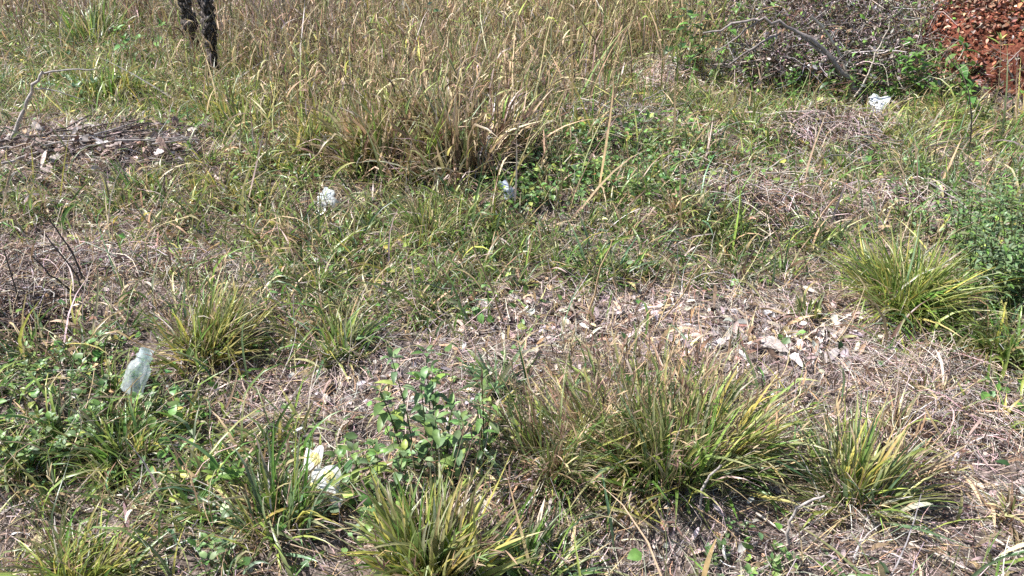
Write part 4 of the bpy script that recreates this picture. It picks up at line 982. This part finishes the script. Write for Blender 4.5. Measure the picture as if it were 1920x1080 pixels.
for cx, cy, rx, ry, n_, lab, grp in ((1440, 650, 260, 60, 26, 'small mauve-grey dead leaf on the bare patch right of centre', 'small dead leaves right of centre'), (1050, 605, 220, 50, 20, 'small mauve-grey dead leaf on the bare patch at the centre', 'small dead leaves at the centre'),
                                     (600, 740, 170, 40, 10, 'small brown-grey dead leaf on the bare patch left of the herb', 'small dead leaves left of the herb'), (330, 380, 280, 50, 14, 'small tan dead leaf in the grass below the leaf heap', 'small dead leaves below the leaf heap')):
    for i in range(n_):
        drop_leaf(cx + rng.normal(0, 0.55) * rx, cy + rng.normal(0, 0.6) * ry, rng.choice([0, 1, 2, 3, 4], p=[.3, .32, .04, .28, .06]), rng.uniform(0.035, 0.075), lab, grp, 0.006, tilt=0.4)
for i in range(80):
    u = rng.uniform(1735, 1935); v = rng.uniform(15, 232)
    if u < 1800 and v > 190: continue
    gp = G(u, v)
    if bankmask(gp[0], gp[1]) < 0.15 and v < 200: continue
    drop_leaf(u, v, rng.choice([0, 1, 2, 3], p=[.35, .3, .1, .25]), rng.uniform(0.04, 0.085), 'rust-red dusty dead leaf on the red earth bank', 'rust-red leaves on the bank', rng.uniform(0, 0.03), red=True, tilt=0.6)

# finer red leaf debris over the bank
rng = np.random.default_rng(35)
n = 46000; x = BANK[0] + 0.40 + rng.uniform(-1.1, 1.1, n); y = BANK[1] + 0.2 + rng.uniform(-1.1, 1.1, n)
k = rng.random(n) < bankmask(x, y) * 0.55; x, y = x[k], y[k]; n = len(x); z = H(x, y) + 0.015 + rng.random(n) ** 1.5 * 0.22 * vnoise(x, y, 5, 91)
az = rng.uniform(0, 6.28, n); D = np.stack([np.cos(az), np.sin(az), rng.normal(0, 0.5, n)], -1); Nn = np.stack([rng.normal(0, 0.5, n), rng.normal(0, 0.5, n), np.ones(n)], -1)
c = pal(rng, n, [((0.27, 0.100, 0.055), 5), ((0.115, 0.046, 0.035), 4), ((0.36, 0.18, 0.12), 1.8), (BROWN, 3.2), (TAN, 0.6), (MAUVE, 0.5), (DKBROWN, 1.6)], 0.38)
upm = rng.random(n) < np.clip((y - BANK[1] - 0.25) * 0.9, 0, 0.75); c[upm] = pal(rng, int(upm.sum()), [(MAUVE, 2), (BROWN, 3), (GREY, 2), (RUST, 2), (DKBROWN, 2)], 0.3)
mb = MB(); leaves(mb, np.stack([x, y, z], -1), D, Nn, rng.uniform(0.02, 0.052, n), rng.uniform(0.012, 0.03, n), rng.normal(0.5, 0.9, n), rng.uniform(-0.2, 1.0, n), c, c * 0.9, 3, 'ovate')
tag(mb.build('red_leaf_litter', M_DEAD), kind='stuff', label='rust-red dusty leaf debris covering the red earth bank', cat='leaf litter')


# ------------------------------------------------------------------ litter
def sheet(seed, sx, sy, col, hump=0.5, fold=0.16, colf=None, k=34):
    """crumpled plastic film: sharp random folds, ragged outline, puffed in the middle, two layers"""
    rng = np.random.default_rng(seed)
    a, b_ = np.meshgrid(np.linspace(-1, 1, k), np.linspace(-1, 1, k), indexing='ij')
    an = np.arctan2(b_, a); sq = np.maximum(np.abs(a), np.abs(b_)); rr = sq / (np.hypot(a, b_) + 1e-9)
    a2, b2 = a * (0.45 + 0.55 * rr), b_ * (0.45 + 0.55 * rr)
    out = 1 + 0.16 * np.sin(3 * an + rng.random() * 6) + 0.05 * np.sin(5 * an + rng.random() * 6)
    mb = MB()
    for lay in range(2):
        h = hump * np.exp(-2.2 * (a2 ** 2 + b2 ** 2)) * (1 - 0.45 * lay)
        for q in range(6):
            d = rng.normal(0, 1, 2); d /= np.linalg.norm(d); fr = rng.uniform(0.45, 1.5)
            h = h + fold / (0.6 + 0.5 * fr) * (np.abs(((a2 * d[0] + b2 * d[1]) * fr + rng.random() * 2) % 2 - 1) - 0.5)
        m = min(sx, sy)
        V = np.stack([a2 * out * sx * (1 - 0.06 * lay) + 0.03 * m * np.sin(b2 * 5 + q), b2 * out * sy * (1 - 0.06 * lay) + 0.03 * m * np.sin(a2 * 4), np.maximum(h, 0.01 - 0.02 * lay) * m], -1)
        idx = np.arange(k * k).reshape(k, k)
        q = np.stack([idx[:-1, :-1], idx[1:, :-1], idx[1:, 1:], idx[:-1, 1:]], -1).reshape(-1, 4)
        mb.add(V, q, np.tile(np.array(col), (k * k, 1)) if colf is None else colf(V.reshape(-1, 3), rng))
    return mb


M_BAG = plastic_mat('white_plastic', (0.9, 0.9, 0.9), 0.25, 0, 0.35)
M_THIN = plastic_mat('thin_plastic', (0.88, 0.91, 0.92), 0.3, 0.45, 0.25)
M_PET = plastic_mat('clear_plastic', (0.88, 0.93, 0.93), 0.35, 0.68, 0.12)


def bag(name, u, v, label, seed, mat, col, pieces, lift=0.02, colf=None, cat='plastic bag'):
    p = G(u, v, lift)
    t = empty(name, p, label, cat)
    for i, (sx, sy, dx, dy, dz, tx, ty, rz, hump) in enumerate(pieces):
        o = sheet(seed + 7 * i, sx, sy, col, hump, 0.2, colf).build('crumpled_body' if i == 0 else 'loose_flap', mat, t, smooth=False)
        o.location = (dx, dy, dz); o.rotation_euler = (tx, ty, rz)
    return t


WHITE = (0.84, 0.85, 0.88)
bag('plastic_bag', 1640, 216, 'bright white crumpled plastic bag under the brush tangle at the upper right', 501, M_BAG, WHITE,
    [(0.052, 0.085, 0.02, 0.04, 0.04, 0.7, 0.1, -0.5, 0.5), (0.065, 0.045, -0.02, -0.02, 0.01, 0.4, -0.35, 0.1, 0.5), (0.035, 0.04, 0.05, 0.03, 0.02, 0.5, 0.3, 0.9, 0.5)], 0.0)
bag('plastic_bag', 606, 402, 'torn translucent white plastic bag in the grass left of centre', 502, M_THIN, (0.78, 0.81, 0.82),
    [(0.030, 0.055, 0.0, 0.02, 0.03, 0.6, -0.2, -0.2, 0.5), (0.035, 0.045, 0.05, 0.03, 0.03, 0.5, 0.5, 0.8, 0.5), (0.03, 0.04, 0.01, 0.06, 0.05, 0.7, 0.2, -0.4, 0.5)], 0.015)
bag('plastic_bag', 953, 382, 'small bluish-white plastic scrap at the edge of the vine mound', 503, M_THIN, (0.70, 0.74, 0.88),
    [(0.032, 0.05, 0.0, 0.01, 0.03, 0.6, 0.3, 0.5, 0.6), (0.022, 0.03, -0.02, 0.03, 0.04, 0.7, -0.3, 1.4, 0.6)], 0.03)


def yel(V, rng):
    n = len(V); f = (np.sin(V[:, 0] * 90 + 1) + np.sin(V[:, 1] * 75 + V[:, 0] * 40)) > 1.25
    c = np.tile(np.array([0.82, 0.82, 0.78]), (n, 1)); c[f] = (0.72, 0.66, 0.26); return c


bag('food_wrapper', 604, 938, 'crumpled white and yellow plastic wrapper behind the grass at lower left', 504, M_BAG, (0.82, 0.82, 0.78),
    [(0.034, 0.050, 0.02, 0.0, 0.03, 0.6, 0.2, 0.4, 0.6), (0.024, 0.050, -0.03, 0.07, 0.03, 0.7, -0.1, -0.1, 0.5), (0.03, 0.04, 0.04, -0.03, 0.03, 0.5, 0.4, 1.0, 0.6)], 0.03, yel, 'wrapper')


def bottle():
    rng = np.random.default_rng(505)
    p = G(250, 748, 0.03)
    t = empty('plastic_bottle', p, 'crushed clear plastic bottle lying tilted among the creeping weeds at the left', 'bottle')
    e = AT(277, 654, p[1] + 0.06)
    ax = e - p; ln = np.linalg.norm(ax)
    t.rotation_mode = 'QUATERNION'; t.rotation_quaternion = Vector(ax).to_track_quat('Z', 'Y')
    R0 = 0.050

    def lathe(prof, dent, nu=36):
        prof = np.array(prof); k = len(prof); ph = np.linspace(0, 2 * PI, nu, endpoint=False)
        rr = prof[:, 0][:, None] * np.ones((k, nu)); zz = prof[:, 1][:, None] * np.ones((k, nu))
        V = np.stack([rr * np.cos(ph), rr * np.sin(ph) * (1 - 0.35 * dent), zz], -1)
        if dent:
            for q in range(14):
                a = rng.uniform(0, 6.28); zc = rng.uniform(0.0, 0.75) * ln; am = rng.uniform(0.006, 0.018) * dent; sg = rng.uniform(0.014, 0.034)
                w_ = np.exp(-((((ph[None] - a + PI) % (2 * PI) - PI) * R0) ** 2 + (zz - zc) ** 2) / sg ** 2)
                V[..., 0] -= np.cos(ph) * w_ * am; V[..., 1] -= np.sin(ph) * w_ * am
        i = np.arange(k - 1)[:, None] * nu; j = np.arange(nu)[None]; j2 = (j + 1) % nu
        return MB().add(V, np.stack([i + j, i + j2, i + nu + j2, i + nu + j], -1), (0.84, 0.89, 0.91))
    zs = np.linspace(0.0, 0.72, 22)
    prof = [(R0 * 0.35, 0.012), (R0 * 0.8, 0.0)] + [(R0 * (1.0 - 0.03 * math.cos(z_ * 60)) * (1 if z_ < 0.5 else 1 - 0.55 * ((z_ - 0.5) / 0.22) ** 1.6), ln * (z_ + 0.01)) for z_ in zs]
    lathe(prof, 1.0).build('bottle_body', M_PET, t)
    lathe([(R0 * 0.45, ln * 0.73), (R0 * 0.42, ln * 0.80), (R0 * 0.50, ln * 0.805), (R0 * 0.50, ln * 0.83), (R0 * 0.40, ln * 0.835), (R0 * 0.42, ln * 0.97), (R0 * 0.36, ln * 0.97), (R0 * 0.36, ln * 0.8)], 0.0).build('bottle_neck', M_PET, t)


bottle()
print('objects', len(COL.objects))
